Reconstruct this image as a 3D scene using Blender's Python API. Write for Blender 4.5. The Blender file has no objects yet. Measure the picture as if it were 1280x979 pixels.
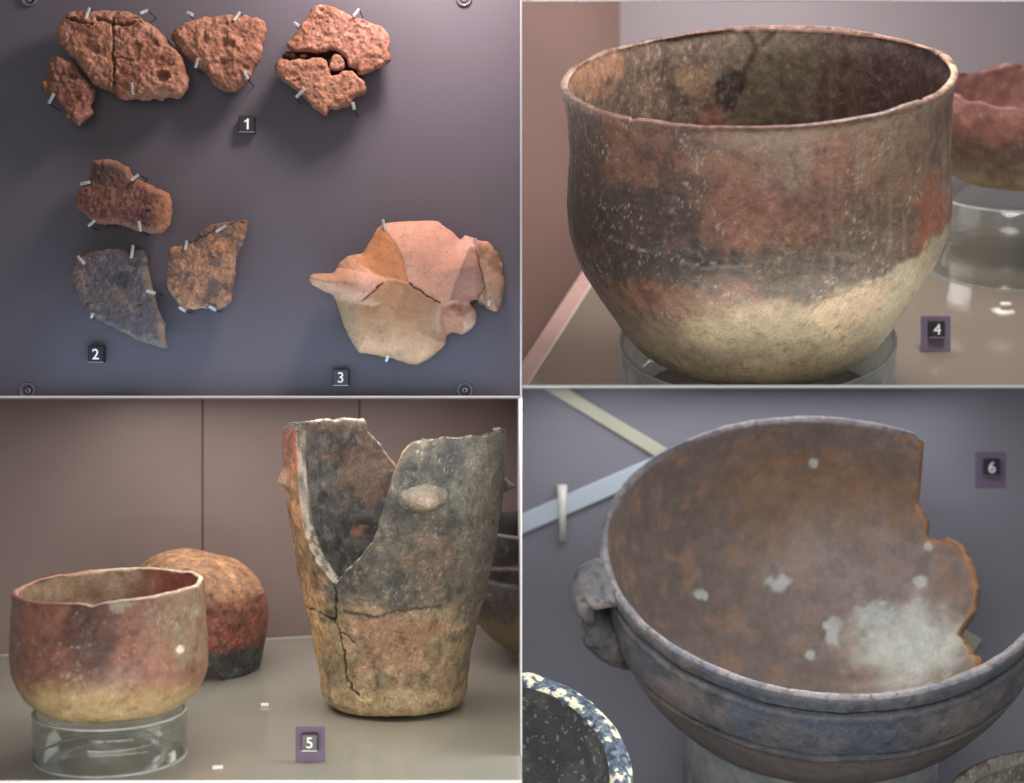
import bpy, bmesh, math, random
import numpy as np
from mathutils import Vector, Matrix
from mathutils.geometry import delaunay_2d_cdt

random.seed(7)
RNG = np.random.default_rng(7)
scene = bpy.context.scene
COL = scene.collection

# ------------------------------------------------------------------ camera, light, exposure
D = 2.0                                  # camera stands 2 m in front of the display front
cam_data = bpy.data.cameras.new('camera')
cam_data.sensor_width = 36.0
cam_data.lens = 36.0 * D / 1.28
cam_data.clip_start = 0.05
cam_data.clip_end = 50.0
cam_data.dof.use_dof = True
cam_data.dof.focus_distance = D + 0.06
cam_data.dof.aperture_fstop = 2.8
cam = bpy.data.objects.new('camera', cam_data)
cam.location = (0, -D, 0)
cam.rotation_euler = (math.radians(90), 0, 0)
COL.objects.link(cam)
scene.camera = cam

world = bpy.data.worlds.new('World')
scene.world = world
world.use_nodes = True
wbg = world.node_tree.nodes['Background']
wbg.inputs[0].default_value = (0.92, 0.95, 1.0, 1)
wbg.inputs[1].default_value = 0.17

scene.view_settings.view_transform = 'Standard'
scene.view_settings.look = 'None'
scene.view_settings.exposure = 0.5
scene.view_settings.gamma = 1.0
scene.view_settings.use_curve_mapping = False
scene.cycles.use_denoising = True
scene.cycles.caustics_reflective = False
scene.cycles.caustics_refractive = False
scene.cycles.max_bounces = 8
scene.cycles.transparent_max_bounces = 16


def area(name, loc, target, size, energy, color, size_y=None, spread=math.pi):
    l = bpy.data.lights.new(name, 'AREA')
    l.energy = energy
    l.color = color
    l.size = size
    l.spread = spread
    if size_y:
        l.shape = 'RECTANGLE'
        l.size_y = size_y
    o = bpy.data.objects.new(name, l)
    o.location = loc
    d = Vector(target) - Vector(loc)
    o.rotation_euler = d.to_track_quat('-Z', 'Y').to_euler()
    COL.objects.link(o)
    return o

# soft front fill added behind the camera
area('front_fill', (-0.3, -2.9, 0.35), (0, 0.2, -0.05), 1.0, 7.0, (1.0, 0.95, 0.92))
# spot above the wall panel and an unseen cool fill added at its foot
area('panel_lamp', (-0.10, -0.13, 0.70), (-0.26, 0.10, 0.30), 0.14, 2.9, (1.0, 0.82, 0.82))
area('panel_foot_fill', (-0.32, 0.00, -0.0052), (-0.32, 0.00, 1.0), 0.64, 0.50, (0.42, 0.70, 1.0), 0.10)
# lamp above the large bowl; unseen fills added for walls and lower front
area('bowl_lamp', (0.60, -0.10, 0.98), (0.36, 0.45, 0.15), 0.30, 7.2, (1.0, 0.95, 0.91))
area('case_wall_fill', (0.46, 0.62, 0.92), (0.44, 1.0, 0.25), 0.30, 2.6, (1.0, 0.96, 0.95))
area('bowl_foot_fill', (0.36, -0.13, 0.0078), (0.36, -0.13, 1.0), 0.50, 0.42, (1.0, 0.96, 0.90), 0.12)
# unseen lights added under the boards of both lower compartments, fills added low in front
area('board_fill_warm', (-0.27, -0.13, -0.0078), (-0.27, -0.13, -1.0), 0.62, 1.6, (1.0, 0.95, 0.88), 0.16)
area('board_fill_rear', (-0.27, 0.27, -0.0088), (-0.27, 0.27, -1.0), 0.58, 1.7, (1.0, 0.93, 0.90), 0.20)
area('low_fill_warm', (-0.30, -0.42, -0.435), (-0.30, 0.20, -0.33), 0.50, 0.75, (1.0, 0.95, 0.86), 0.04)
area('board_fill_cool', (0.36, -0.10, 0.0048), (0.36, -0.10, -1.0), 0.58, 3.0, (0.95, 0.97, 1.0), 0.20)
area('board_fill_cool_rear', (0.40, 0.55, 0.0036), (0.40, 0.55, -1.0), 0.70, 0.95, (0.96, 0.96, 1.0), 0.12)
area('low_fill_cool', (0.40, -0.50, -0.43), (0.40, 0.10, -0.28), 0.50, 1.3, (0.92, 0.96, 1.0), 0.05)


# ------------------------------------------------------------------ numeric helpers
def s2l(c):
    c = np.clip(np.asarray(c, float), 0, 1)
    return np.where(c <= 0.04045, c / 12.92, ((c + 0.055) / 1.055) ** 2.4)

def earth(c, k=0.74):
    """pull painted clay tones towards the dusty tone of old clay; returns linear rgb"""
    l = s2l(c)
    g = (l @ np.array([0.30, 0.59, 0.11]))[:, None]
    return g + (l - g) * k

def rgb(r, g, b):
    return np.array([r, g, b], float) / 255.0

def _hash(ix, iy, iz, seed):
    h = (ix.astype(np.uint32) * np.uint32(374761393) + iy.astype(np.uint32) * np.uint32(668265263)
         + iz.astype(np.uint32) * np.uint32(2147483647 - 58) + np.uint32(seed * 144665 + 12345))
    h = (h ^ (h >> np.uint32(13))) * np.uint32(1274126177)
    h = (h ^ (h >> np.uint32(16))) * np.uint32(2246822519)
    h = h ^ (h >> np.uint32(15))
    return (h & np.uint32(0xFFFFFF)).astype(np.float64) / 0xFFFFFF

def vnoise(p, seed=0):
    p = p + 1000.0
    i = np.floor(p).astype(np.int64)
    f = p - i
    f = f * f * f * (f * (f * 6 - 15) + 10)
    out = 0
    for dx in (0, 1):
        wx = f[:, 0] if dx else 1 - f[:, 0]
        for dy in (0, 1):
            wy = f[:, 1] if dy else 1 - f[:, 1]
            for dz in (0, 1):
                wz = f[:, 2] if dz else 1 - f[:, 2]
                out = out + wx * wy * wz * _hash(i[:, 0] + dx, i[:, 1] + dy, i[:, 2] + dz, seed)
    return out

def fbm(p, scale, octv=4, seed=0, gain=0.5):
    """p in metres, scale = feature size in mm; about -1..1"""
    q = np.asarray(p) * (1000.0 / scale)
    a, t, n = 1.0, 0.0, 0.0
    for k in range(octv):
        t = t + a * (vnoise(q, seed + k * 17) * 2 - 1)
        n += a
        a *= gain
        q = q * 2.03 + 5.1
    return t / n * 1.6

def sst(e0, e1, x):
    t = np.clip((x - e0) / (e1 - e0 + 1e-12), 0, 1)
    return t * t * (3 - 2 * t)

def mixc(a, b, m):
    return a + (b - a) * np.asarray(m)[:, None]

def poly_dist(pts, X, Y):
    """distance from every (X,Y) to an open polyline"""
    best = np.full(X.shape, 1e9)
    for (x0, y0), (x1, y1) in zip(pts[:-1], pts[1:]):
        dx, dy = x1 - x0, y1 - y0
        t = np.clip(((X - x0) * dx + (Y - y0) * dy) / (dx * dx + dy * dy + 1e-9), 0, 1)
        best = np.minimum(best, np.hypot(X - x0 - t * dx, Y - y0 - t * dy))
    return best

def in_poly(pts, X, Y):
    ins = np.zeros(X.shape, bool)
    n = len(pts)
    for i in range(n):
        x0, y0 = pts[i]
        x1, y1 = pts[(i + 1) % n]
        c = (y0 > Y) != (y1 > Y)
        with np.errstate(divide='ignore', invalid='ignore'):
            xi = (x1 - x0) * (Y - y0) / (y1 - y0 + 1e-12) + x0
        ins ^= c & (X < xi)
    return ins

def soft_poly(pts, X, Y, w):
    d = poly_dist(list(pts) + [pts[0]], X, Y)
    sgn = np.where(in_poly(pts, X, Y), 1.0, -1.0)
    return sst(-w, w, d * sgn)

def ray(px, py):
    return np.array([(px - 640) / 1000.0, D, (489.5 - py) / 1000.0]) / D      # per metre of depth

def at(px, py, Y):
    """world point seen at photo position (px,py) at depth Y behind the front"""
    r = ray(px, py)
    return np.array([0, -D, 0.0]) + r * (D + Y)

def project(P):
    P = np.atleast_2d(P)
    k = D / (P[:, 1] + D) * 1000.0
    return 640 + P[:, 0] * k, 489.5 - P[:, 2] * k

class Stage:
    """a floor seen from `pitch` degrees above at the anchor; local axes right, forward, normal"""
    def __init__(self, px, py, Y, pitch, roll=0.0, yaw=0.0):
        self.O = at(px, py, Y)
        r = ray(px, py); r = r / np.linalg.norm(r)
        R = np.cross(r, [0, 0, 1.0]); R /= np.linalg.norm(R)
        U = np.cross(R, r)
        a = math.radians(roll)
        R, U = R * math.cos(a) - U * math.sin(a), U * math.cos(a) + R * math.sin(a)
        t = math.radians(pitch)
        self.N = U * math.cos(t) - r * math.sin(t)
        self.F = r * math.cos(t) + U * math.sin(t)
        self.R = R
        if yaw:
            y = math.radians(yaw)
            self.R, self.F = (self.R * math.cos(y) + self.F * math.sin(y),
                              self.F * math.cos(y) - self.R * math.sin(y))
    def P(self, a, b, h):
        a = np.asarray(a, float)[..., None]; b = np.asarray(b, float)[..., None]; h = np.asarray(h, float)[..., None]
        return self.O + a * self.R + b * self.F + h * self.N
    def on(self, px, py, h=0.0):
        """world point of the plane at height h seen at (px,py)"""
        o = np.array([0, -D, 0.0]); r = ray(px, py)
        q = self.O + h * self.N
        t = np.dot(q - o, self.N) / np.dot(r, self.N)
        return o + r * t
    def h_on_axis(self, base, py):
        k = (489.5 - py) / 1000.0 / D
        return (k * (base[1] + D) - base[2]) / (self.N[2] - k * self.N[1])


# ------------------------------------------------------------------ object helpers
def link(o, parent=None):
    COL.objects.link(o)
    if parent is not None:
        o.parent = parent
        o.matrix_parent_inverse = Matrix.Translation(-Vector(parent.location))
    return o

def tag(o, label=None, cat=None, group=None, kind=None):
    if label: o['label'] = label
    if cat: o['category'] = cat
    if group: o['group'] = group
    if kind: o['kind'] = kind
    return o

def empty(name, loc):
    o = bpy.data.objects.new(name, None)
    o.empty_display_size = 0.02
    o.location = loc
    COL.objects.link(o)
    return o

def mesh_obj(name, V, faces, mat, origin=None, parent=None, col=None, smooth=True):
    """V world coordinates (n,3); faces list or (m,k) array; col linear rgb per vertex"""
    V = np.asarray(V, float)
    origin = V.mean(0) if origin is None else np.asarray(origin, float)
    L = V - origin
    me = bpy.data.meshes.new(name)
    if isinstance(faces, np.ndarray):
        m, k = faces.shape
        me.vertices.add(len(L)); me.vertices.foreach_set('co', L.astype(np.float32).ravel())
        me.loops.add(m * k); me.loops.foreach_set('vertex_index', faces.astype(np.int32).ravel())
        me.polygons.add(m)
        me.polygons.foreach_set('loop_start', np.arange(0, m * k, k, dtype=np.int32))
        me.update(calc_edges=True)
    else:
        me.from_pydata(L.tolist(), [], [list(f) for f in faces])
        me.update()
    if smooth:
        me.polygons.foreach_set('use_smooth', np.ones(len(me.polygons), bool))
    if col is not None:
        at_ = me.attributes.new('Col', 'FLOAT_COLOR', 'POINT')
        c4 = np.ones((len(L), 4), np.float32); c4[:, :3] = col
        at_.data.foreach_set('color', c4.ravel())
    me.materials.append(mat)
    o = bpy.data.objects.new(name, me)
    o.location = origin
    return link(o, parent)

def recalc(o):
    bm = bmesh.new(); bm.from_mesh(o.data)
    bmesh.ops.recalc_face_normals(bm, faces=bm.faces)
    bm.to_mesh(o.data); bm.free()

def clip(o, point, normal):
    """cut away the side the normal points to (world)"""
    bm = bmesh.new(); bm.from_mesh(o.data)
    loc = Vector(o.location)
    bmesh.ops.bisect_plane(bm, geom=bm.verts[:] + bm.edges[:] + bm.faces[:], plane_co=Vector(point) - loc,
                           plane_no=Vector(normal), clear_outer=True)
    bm.to_mesh(o.data); bm.free()

def box_obj(name, c, ax, size, mat, parent=None, bevel=0.0, origin=None, seg=2):
    """box centred at c with axes ax (3 vectors) and full sizes"""
    bm = bmesh.new()
    bmesh.ops.create_cube(bm, size=1.0)
    for v in bm.verts:
        v.co = Vector((v.co.x * size[0], v.co.y * size[1], v.co.z * size[2]))
    if bevel:
        bmesh.ops.bevel(bm, geom=bm.edges[:], offset=bevel, segments=seg, affect='EDGES', profile=0.5)
    M = Matrix((ax[0], ax[1], ax[2])).transposed()
    c = Vector(c)
    origin = c if origin is None else Vector(origin)
    for v in bm.verts:
        v.co = M @ v.co + c - origin
    bmesh.ops.recalc_face_normals(bm, faces=bm.faces)
    me = bpy.data.meshes.new(name); bm.to_mesh(me); bm.free()
    me.materials.append(mat)
    o = bpy.data.objects.new(name, me); o.location = origin
    return link(o, parent)

WAX = (Vector((1, 0, 0)), Vector((0, 1, 0)), Vector((0, 0, 1)))

def tube_obj(name, pts, rad, mat, parent=None, n=10, origin=None):
    pts = [np.asarray(p, float) for p in pts]
    V, F = [], []
    for i, p in enumerate(pts):
        t = pts[min(i + 1, len(pts) - 1)] - pts[max(i - 1, 0)]
        t /= np.linalg.norm(t) + 1e-12
        u = np.cross(t, [0.31, 0.17, 0.93]); u /= np.linalg.norm(u)
        w = np.cross(t, u)
        r = rad[i] if isinstance(rad, (list, tuple)) else rad
        for k in range(n):
            a = 2 * math.pi * k / n
            V.append(p + r * (math.cos(a) * u + math.sin(a) * w))
    for i in range(len(pts) - 1):
        for k in range(n):
            F.append((i * n + k, i * n + (k + 1) % n, (i + 1) * n + (k + 1) % n, (i + 1) * n + k))
    F.append(tuple(range(n - 1, -1, -1)))
    F.append(tuple((len(pts) - 1) * n + k for k in range(n)))
    return mesh_obj(name, np.array(V), F, mat, origin=origin, parent=parent)

def lathe_closed(name, base, st, pts, mat, n=128, parent=None, col=None):
    """closed cross-section (r,h) turned about the stage normal through base"""
    pts = np.array(pts, float)
    m = len(pts)
    th = np.arange(n) * 2 * math.pi / n
    V = (base + pts[None, :, 0, None] * (np.cos(th)[:, None, None] * st.R + np.sin(th)[:, None, None] * st.F)
         + pts[None, :, 1, None] * st.N).reshape(-1, 3)
    i, j = np.meshgrid(np.arange(n), np.arange(m), indexing='ij')
    i2, j2 = (i + 1) % n, (j + 1) % m
    F = np.stack([i * m + j, i2 * m + j, i2 * m + j2, i * m + j2], -1).reshape(-1, 4)
    o = mesh_obj(name, V, F, mat, origin=base, parent=parent)
    recalc(o)
    return o


# ------------------------------------------------------------------ materials
def new_mat(name):
    m = bpy.data.materials.new(name); m.use_nodes = True
    nt = m.node_tree; nt.nodes.clear()
    out = nt.nodes.new('ShaderNodeOutputMaterial')
    return m, nt, out

def N_(nt, t, **kw):
    n = nt.nodes.new(t)
    for k, v in kw.items():
        setattr(n, k, v)
    return n

def noise_node(nt, vec, scale, detail=4, rough=0.55):
    n = N_(nt, 'ShaderNodeTexNoise')
    n.inputs['Scale'].default_value = scale
    n.inputs['Detail'].default_value = detail
    n.inputs['Roughness'].default_value = rough
    nt.links.new(vec, n.inputs['Vector'])
    return n

def math_node(nt, op, a, b=None):
    n = N_(nt, 'ShaderNodeMath', operation=op)
    for i, v in enumerate((a, b)):
        if v is None: continue
        if isinstance(v, (int, float)): n.inputs[i].default_value = v
        else: nt.links.new(v, n.inputs[i])
    return n.outputs[0]

def map_range(nt, v, a, b, c, d):
    n = N_(nt, 'ShaderNodeMapRange')
    n.inputs[1].default_value, n.inputs[2].default_value = a, b
    n.inputs[3].default_value, n.inputs[4].default_value = c, d
    nt.links.new(v, n.inputs[0])
    return n.outputs[0]

def ceramic(name, rough=0.7, spec=0.35, bump=0.5, grain=420.0, var=0.35, specks=0.0, coat=0.0, crust=0.0):
    """fired clay: colour from the vessel's own painted attribute, broken up by fine grain"""
    m, nt, out = new_mat(name)
    p = N_(nt, 'ShaderNodeBsdfPrincipled')
    nt.links.new(p.outputs[0], out.inputs[0])
    a = N_(nt, 'ShaderNodeAttribute', attribute_name='Col')
    tc = N_(nt, 'ShaderNodeTexCoord')
    v = tc.outputs['Object']
    n1 = noise_node(nt, v, grain, 5, 0.65)
    n2 = noise_node(nt, v, grain * 0.16, 4, 0.6)
    k1 = map_range(nt, n1.outputs[0], 0.3, 0.7, 1 - var, 1 + var)
    k2 = map_range(nt, n2.outputs[0], 0.3, 0.7, 1 - var * 0.55, 1 + var * 0.55)
    k = math_node(nt, 'MULTIPLY', k1, k2)
    mx = N_(nt, 'ShaderNodeVectorMath', operation='SCALE')
    nt.links.new(a.outputs['Color'], mx.inputs[0]); nt.links.new(k, mx.inputs['Scale'])
    colour = mx.outputs[0]
    if crust:
        n3 = noise_node(nt, v, grain * 0.33, 9, 0.78)
        cf = math_node(nt, 'MULTIPLY', map_range(nt, n3.outputs[0], 0.53, 0.66, 0.0, 1.0), map_range(nt, n2.outputs[0], 0.36, 0.62, 0.0, crust))
        mcr = N_(nt, 'ShaderNodeMix', data_type='RGBA')
        nt.links.new(cf, mcr.inputs[0]); nt.links.new(colour, mcr.inputs[6]); mcr.inputs[7].default_value = (0.46, 0.39, 0.32, 1)
        dk = N_(nt, 'ShaderNodeVectorMath', operation='SCALE')
        nt.links.new(mcr.outputs[2], dk.inputs[0]); nt.links.new(map_range(nt, n3.outputs[0], 0.32, 0.46, 1 - 0.8 * crust, 1.0), dk.inputs['Scale'])
        colour = dk.outputs[0]
    if specks:
        vo = N_(nt, 'ShaderNodeTexVoronoi'); vo.inputs['Scale'].default_value = 190.0
        nt.links.new(v, vo.inputs['Vector'])
        nn = noise_node(nt, v, 60.0, 3)
        thr = map_range(nt, nn.outputs[0], 0.42, 0.72, 0.0, specks)
        lt = math_node(nt, 'LESS_THAN', vo.outputs['Distance'], thr)
        mc = N_(nt, 'ShaderNodeMix', data_type='RGBA')
        nt.links.new(lt, mc.inputs[0]); nt.links.new(colour, mc.inputs[6])
        mc.inputs[7].default_value = (0.62, 0.56, 0.48, 1)
        colour = mc.outputs[2]
    nt.links.new(colour, p.inputs['Base Color'])
    rr = map_range(nt, n2.outputs[0], 0.3, 0.7, max(rough - 0.14, 0.05), min(rough + 0.12, 1))
    nt.links.new(rr, p.inputs['Roughness'])
    p.inputs['Specular IOR Level'].default_value = spec
    if coat:
        p.inputs['Coat Weight'].default_value = coat
        p.inputs['Coat Roughness'].default_value = 0.25
    h = math_node(nt, 'ADD', math_node(nt, 'MULTIPLY', n1.outputs[0], 0.5), n2.outputs[0])
    b = N_(nt, 'ShaderNodeBump'); b.inputs['Strength'].default_value = bump
    b.inputs['Distance'].default_value = 0.002
    nt.links.new(h, b.inputs['Height']); nt.links.new(b.outputs[0], p.inputs['Normal'])
    return m

def plain(name, c, rough=0.5, spec=0.4, var=0.08, scale=300.0, bump=0.05, metallic=0.0, coat=0.0, scale2=None):
    m, nt, out = new_mat(name)
    p = N_(nt, 'ShaderNodeBsdfPrincipled')
    nt.links.new(p.outputs[0], out.inputs[0])
    tc = N_(nt, 'ShaderNodeTexCoord')
    n1 = noise_node(nt, tc.outputs['Object'], scale, 4, 0.6)
    n2 = noise_node(nt, tc.outputs['Object'], scale2 or scale * 0.02, 3, 0.5)
    k = math_node(nt, 'MULTIPLY', map_range(nt, n1.outputs[0], 0.3, 0.7, 1 - var, 1 + var),
                  map_range(nt, n2.outputs[0], 0.3, 0.7, 1 - var, 1 + var))
    sc = N_(nt, 'ShaderNodeVectorMath', operation='SCALE')
    sc.inputs[0].default_value = tuple(s2l(c)); nt.links.new(k, sc.inputs['Scale'])
    nt.links.new(sc.outputs[0], p.inputs['Base Color'])
    nt.links.new(map_range(nt, n2.outputs[0], 0.3, 0.7, max(0.02, rough * 0.85), min(1, rough * 1.15)), p.inputs['Roughness'])
    p.inputs['Specular IOR Level'].default_value = spec
    p.inputs['Metallic'].default_value = metallic
    p.inputs['Coat Weight'].default_value = coat
    if bump:
        b = N_(nt, 'ShaderNodeBump'); b.inputs['Strength'].default_value = bump
        b.inputs['Distance'].default_value = 0.001
        nt.links.new(n1.outputs[0], b.inputs['Height']); nt.links.new(b.outputs[0], p.inputs['Normal'])
    return m

def acrylic(name, white=0.10, tint=(0.95, 0.97, 0.95), rough=0.06, ior=1.49):
    """thin clear plastic: see-through with fresnel gloss and a little milky scatter"""
    m, nt, out = new_mat(name)
    tr = N_(nt, 'ShaderNodeBsdfTransparent'); tr.inputs[0].default_value = (*tint, 1)
    gl = N_(nt, 'ShaderNodeBsdfGlossy'); gl.inputs['Roughness'].default_value = rough
    fr0 = N_(nt, 'ShaderNodeFresnel'); fr0.inputs[0].default_value = ior
    fr = N_(nt, 'ShaderNodeMath', operation='MULTIPLY'); nt.links.new(fr0.outputs[0], fr.inputs[0]); fr.inputs[1].default_value = 0.45
    df = N_(nt, 'ShaderNodeBsdfDiffuse'); df.inputs[0].default_value = (0.85, 0.87, 0.84, 1)
    tl = N_(nt, 'ShaderNodeBsdfTranslucent'); tl.inputs[0].default_value = (0.85, 0.87, 0.84, 1)
    m0 = N_(nt, 'ShaderNodeMixShader'); m0.inputs[0].default_value = 0.5
    nt.links.new(df.outputs[0], m0.inputs[1]); nt.links.new(tl.outputs[0], m0.inputs[2])
    m1 = N_(nt, 'ShaderNodeMixShader')
    tc = N_(nt, 'ShaderNodeTexCoord')
    n = noise_node(nt, tc.outputs['Object'], 35.0, 3)
    nt.links.new(map_range(nt, n.outputs[0], 0.3, 0.7, white * 0.7, min(1, white * 1.3)), m1.inputs[0])
    nt.links.new(tr.outputs[0], m1.inputs[1]); nt.links.new(m0.outputs[0], m1.inputs[2])
    m2 = N_(nt, 'ShaderNodeMixShader')
    nt.links.new(fr.outputs[0], m2.inputs[0]); nt.links.new(m1.outputs[0], m2.inputs[1]); nt.links.new(gl.outputs[0], m2.inputs[2])
    nt.links.new(m2.outputs[0], out.inputs[0])
    return m

M = {}
M['white'] = plain('white_paint', rgb(238, 236, 236), 0.6, var=0.02)
M['panel'] = plain('panel_paint', rgb(93, 88, 95), 0.55, 0.3, var=0.05, scale=900.0, bump=0.12, scale2=5.0)
M['wall_tr'] = plain('mauve_wall', rgb(136, 126, 130), 0.6, 0.3, var=0.04, scale=700.0, scale2=4.0)
M['side_tr'] = plain('pink_brown_wall', rgb(132, 106, 98), 0.6, 0.3, var=0.05, scale=700.0, scale2=4.0)
M['shelf_tr'] = plain('taupe_gloss_shelf', rgb(132, 120, 108), 0.08, 0.5, var=0.05, scale=500.0, bump=0.01, scale2=6.0)
M['edge_tr'] = plain('frosted_pink_edge', rgb(196, 160, 152), 0.25, 0.5, var=0.04)
M['wall_bl'] = plain('brown_mauve_wall', rgb(122, 106, 102), 0.42, 0.4, var=0.06, scale=700.0, scale2=5.0)
M['shelf_bl'] = plain('olive_gloss_shelf', rgb(140, 138, 127), 0.07, 0.5, var=0.05, scale=500.0, bump=0.01, scale2=6.0)
M['back_br'] = plain('slate_mauve_board', rgb(130, 128, 136), 0.55, 0.3, var=0.04, scale=700.0, scale2=4.0)
M['seam'] = plain('dark_seam', rgb(40, 32, 32), 0.8, var=0.05)
M['acrylic'] = acrylic('light_whitened_acrylic', 0.55)  # clear plastic whitened: bright light in the rings put into its colour
M['acrylic_clear'] = acrylic('very_clear_acrylic', 0.05)
M['acrylic_edge'] = acrylic('polished_acrylic_edge', 0.85)
M['pin'] = acrylic('clear_sleeve', 0.50, rough=0.12)
M['wire'] = plain('dark_wire', rgb(60, 56, 58), 0.4, 0.5, metallic=0.6)
M['steel'] = plain('brushed_steel', rgb(150, 146, 154), 0.35, 0.5, metallic=0.8, var=0.1)
M['black'] = plain('black_plastic', rgb(38, 33, 36), 0.35, 0.5, var=0.06)
M['digit'] = plain('white_print', rgb(244, 243, 244), 0.6, 0.3, var=0.01, bump=0)
M['card'] = plain('purple_card', rgb(110, 96, 116), 0.7, 0.2, var=0.05)
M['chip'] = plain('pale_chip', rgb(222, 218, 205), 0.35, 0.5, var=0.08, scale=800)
M['cream_bar'] = plain('cream_edge', rgb(186, 184, 162), 0.35, 0.5, var=0.04)
M['ice_bar'] = plain('pale_blue_edge', rgb(184, 196, 204), 0.35, 0.5, var=0.04)
M['clay_rough'] = ceramic('rough_red_clay', 0.9, 0.15, 1.0, 380.0, 0.32, crust=0.30)
M['clay_smooth'] = ceramic('smooth_sherd_clay', 0.7, 0.25, 0.35, 500.0, 0.16)
M['clay_dark'] = ceramic('dark_sherd_clay', 0.75, 0.3, 0.6, 480.0, 0.32, specks=0.10)
M['bowl_tr'] = ceramic('burnished_brown_clay', 0.48, 0.45, 0.45, 330.0, 0.28, specks=0.12, crust=0.55)
M['bowl_bl'] = ceramic('red_burnished_clay', 0.45, 0.45, 0.35, 330.0, 0.22, specks=0.08, crust=0.35)
M['vase'] = ceramic('coarse_grey_clay', 0.70, 0.35, 0.7, 300.0, 0.30, specks=0.06, crust=0.45)
M['bowl_br'] = ceramic('blackened_clay', 0.55, 0.40, 0.45, 330.0, 0.20, crust=0.20)
M['lime'] = ceramic('lime_crusted_clay', 0.8, 0.3, 0.8, 330.0, 0.25)


# ------------------------------------------------------------------ partitions between the four compartments
def partition(c, size):
    o = box_obj('partition', c, WAX, size, M['white'])
    return tag(o, kind='structure')

XP = 0.0112                                     # vertical partition, centre
partition((XP, 0.625, 0.0), (0.0014, 1.45, 1.30))
ZL, ZR = -0.0065, 0.0062
partition(((-0.80 + XP - 0.001) / 2, 0.55, ZL), (0.80 + XP - 0.001, 1.60, 0.0017))
partition(((0.80 + XP + 0.001) / 2, 0.55, ZR), (0.80 - XP - 0.001, 1.60, 0.0017))
partition(((-0.80 + XP - 0.001) / 2, -0.30, (489.5 - 977.5) / 1000 * (D - 0.30) / D), (0.80 + XP - 0.001, 0.004, 0.0016))
partition(((0.80 + XP + 0.001) / 2, -0.09, (489.5 - 1) / 1000 * (D - 0.09) / D), (0.80 - XP - 0.001, 0.003, 0.0016))


# ------------------------------------------------------------------ upper left: wall panel with mounted sherds
YP = 0.10
def wall_grid(name, c, ax, size, mat, parent=None):
    return box_obj(name, c, ax, size, mat, parent)

kp = (D + YP) / D
pz0, pz1 = ZL + 0.00087, 0.66
panel = box_obj('display_panel', ((-0.80 + XP - 0.001) / 2, YP + 0.01, (pz0 + pz1) / 2), WAX,
                (0.80 + XP - 0.001, 0.02, pz1 - pz0), M['panel'])
tag(panel, kind='structure')

class FrontStage:
    R = np.array([1.0, 0, 0]); F = np.array([0, 0, 1.0]); N = np.array([0, -1.0, 0])
FS = FrontStage()

for sx, sy in ((37, -1), (580, -1), (35, 488), (581, 488)):
    b = at(sx, sy, YP)
    w = lathe_closed('screw', b, FS, [(0.0045, -.001), (0.0055, 0.0008), (0.0085, 0.0035), (0.0100, 0.0030), (0.0104, -.001)],
                     M['panel'], 40, panel)
    rim = lathe_closed('washer_ring', b, FS, [(0.0084, 0.0033), (0.0092, 0.0046), (0.0100, 0.0036), (0.0092, 0.0026)], M['steel'], 40, w)
    hd = lathe_closed('screw_head', b, FS, [(0.0004, -.001), (0.0004, 0.0022), (0.003, 0.0024), (0.0047, 0.0012), (0.0047, -.001)],
                      M['steel'], 28, w)
    a = random.uniform(0, 1.5)
    for q in (0, 1):
        u = Vector((math.cos(a + q * 1.5708), 0, math.sin(a + q * 1.5708)))
        box_obj('slot', Vector(b) + Vector((0, -0.0021 - 0.00015 * q, 0)), (u, Vector((0, 1, 0)), u.cross(Vector((0, 1, 0)))), (0.005, 0.0012, 0.0011), M['seam'], hd)


def resample(poly, step, jag, seed):
    """densify a closed outline and roughen it"""
    P = np.array(poly, float)
    Q = np.vstack([P, P[:1]])
    seg = np.hypot(*(np.diff(Q, axis=0)).T)
    L = np.concatenate([[0], np.cumsum(seg)])
    n = max(24, int(L[-1] / step))
    t = np.arange(n) / n * L[-1]
    # Catmull-Rom through the corners, blended with straight runs
    out = np.zeros((n, 2))
    k = np.clip(np.searchsorted(L, t, side='right') - 1, 0, len(P) - 1)
    f = (t - L[k]) / seg[k]
    m = len(P)
    p0, p1, p2, p3 = P[(k - 1) % m], P[k], P[(k + 1) % m], P[(k + 2) % m]
    f_ = f[:, None]
    cr = 0.5 * ((2 * p1) + (-p0 + p2) * f_ + (2 * p0 - 5 * p1 + 4 * p2 - p3) * f_ ** 2 + (-p0 + 3 * p1 - 3 * p2 + p3) * f_ ** 3)
    out = 0.6 * cr + 0.4 * (p1 + (p2 - p1) * f_)
    if jag:
        q = np.column_stack([out / 1000.0, np.full(n, seed * 0.37)])
        out[:, 0] += jag * fbm(q, 7, 3, seed)
        out[:, 1] += jag * fbm(q, 7, 3, seed + 5)
    return out

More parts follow.
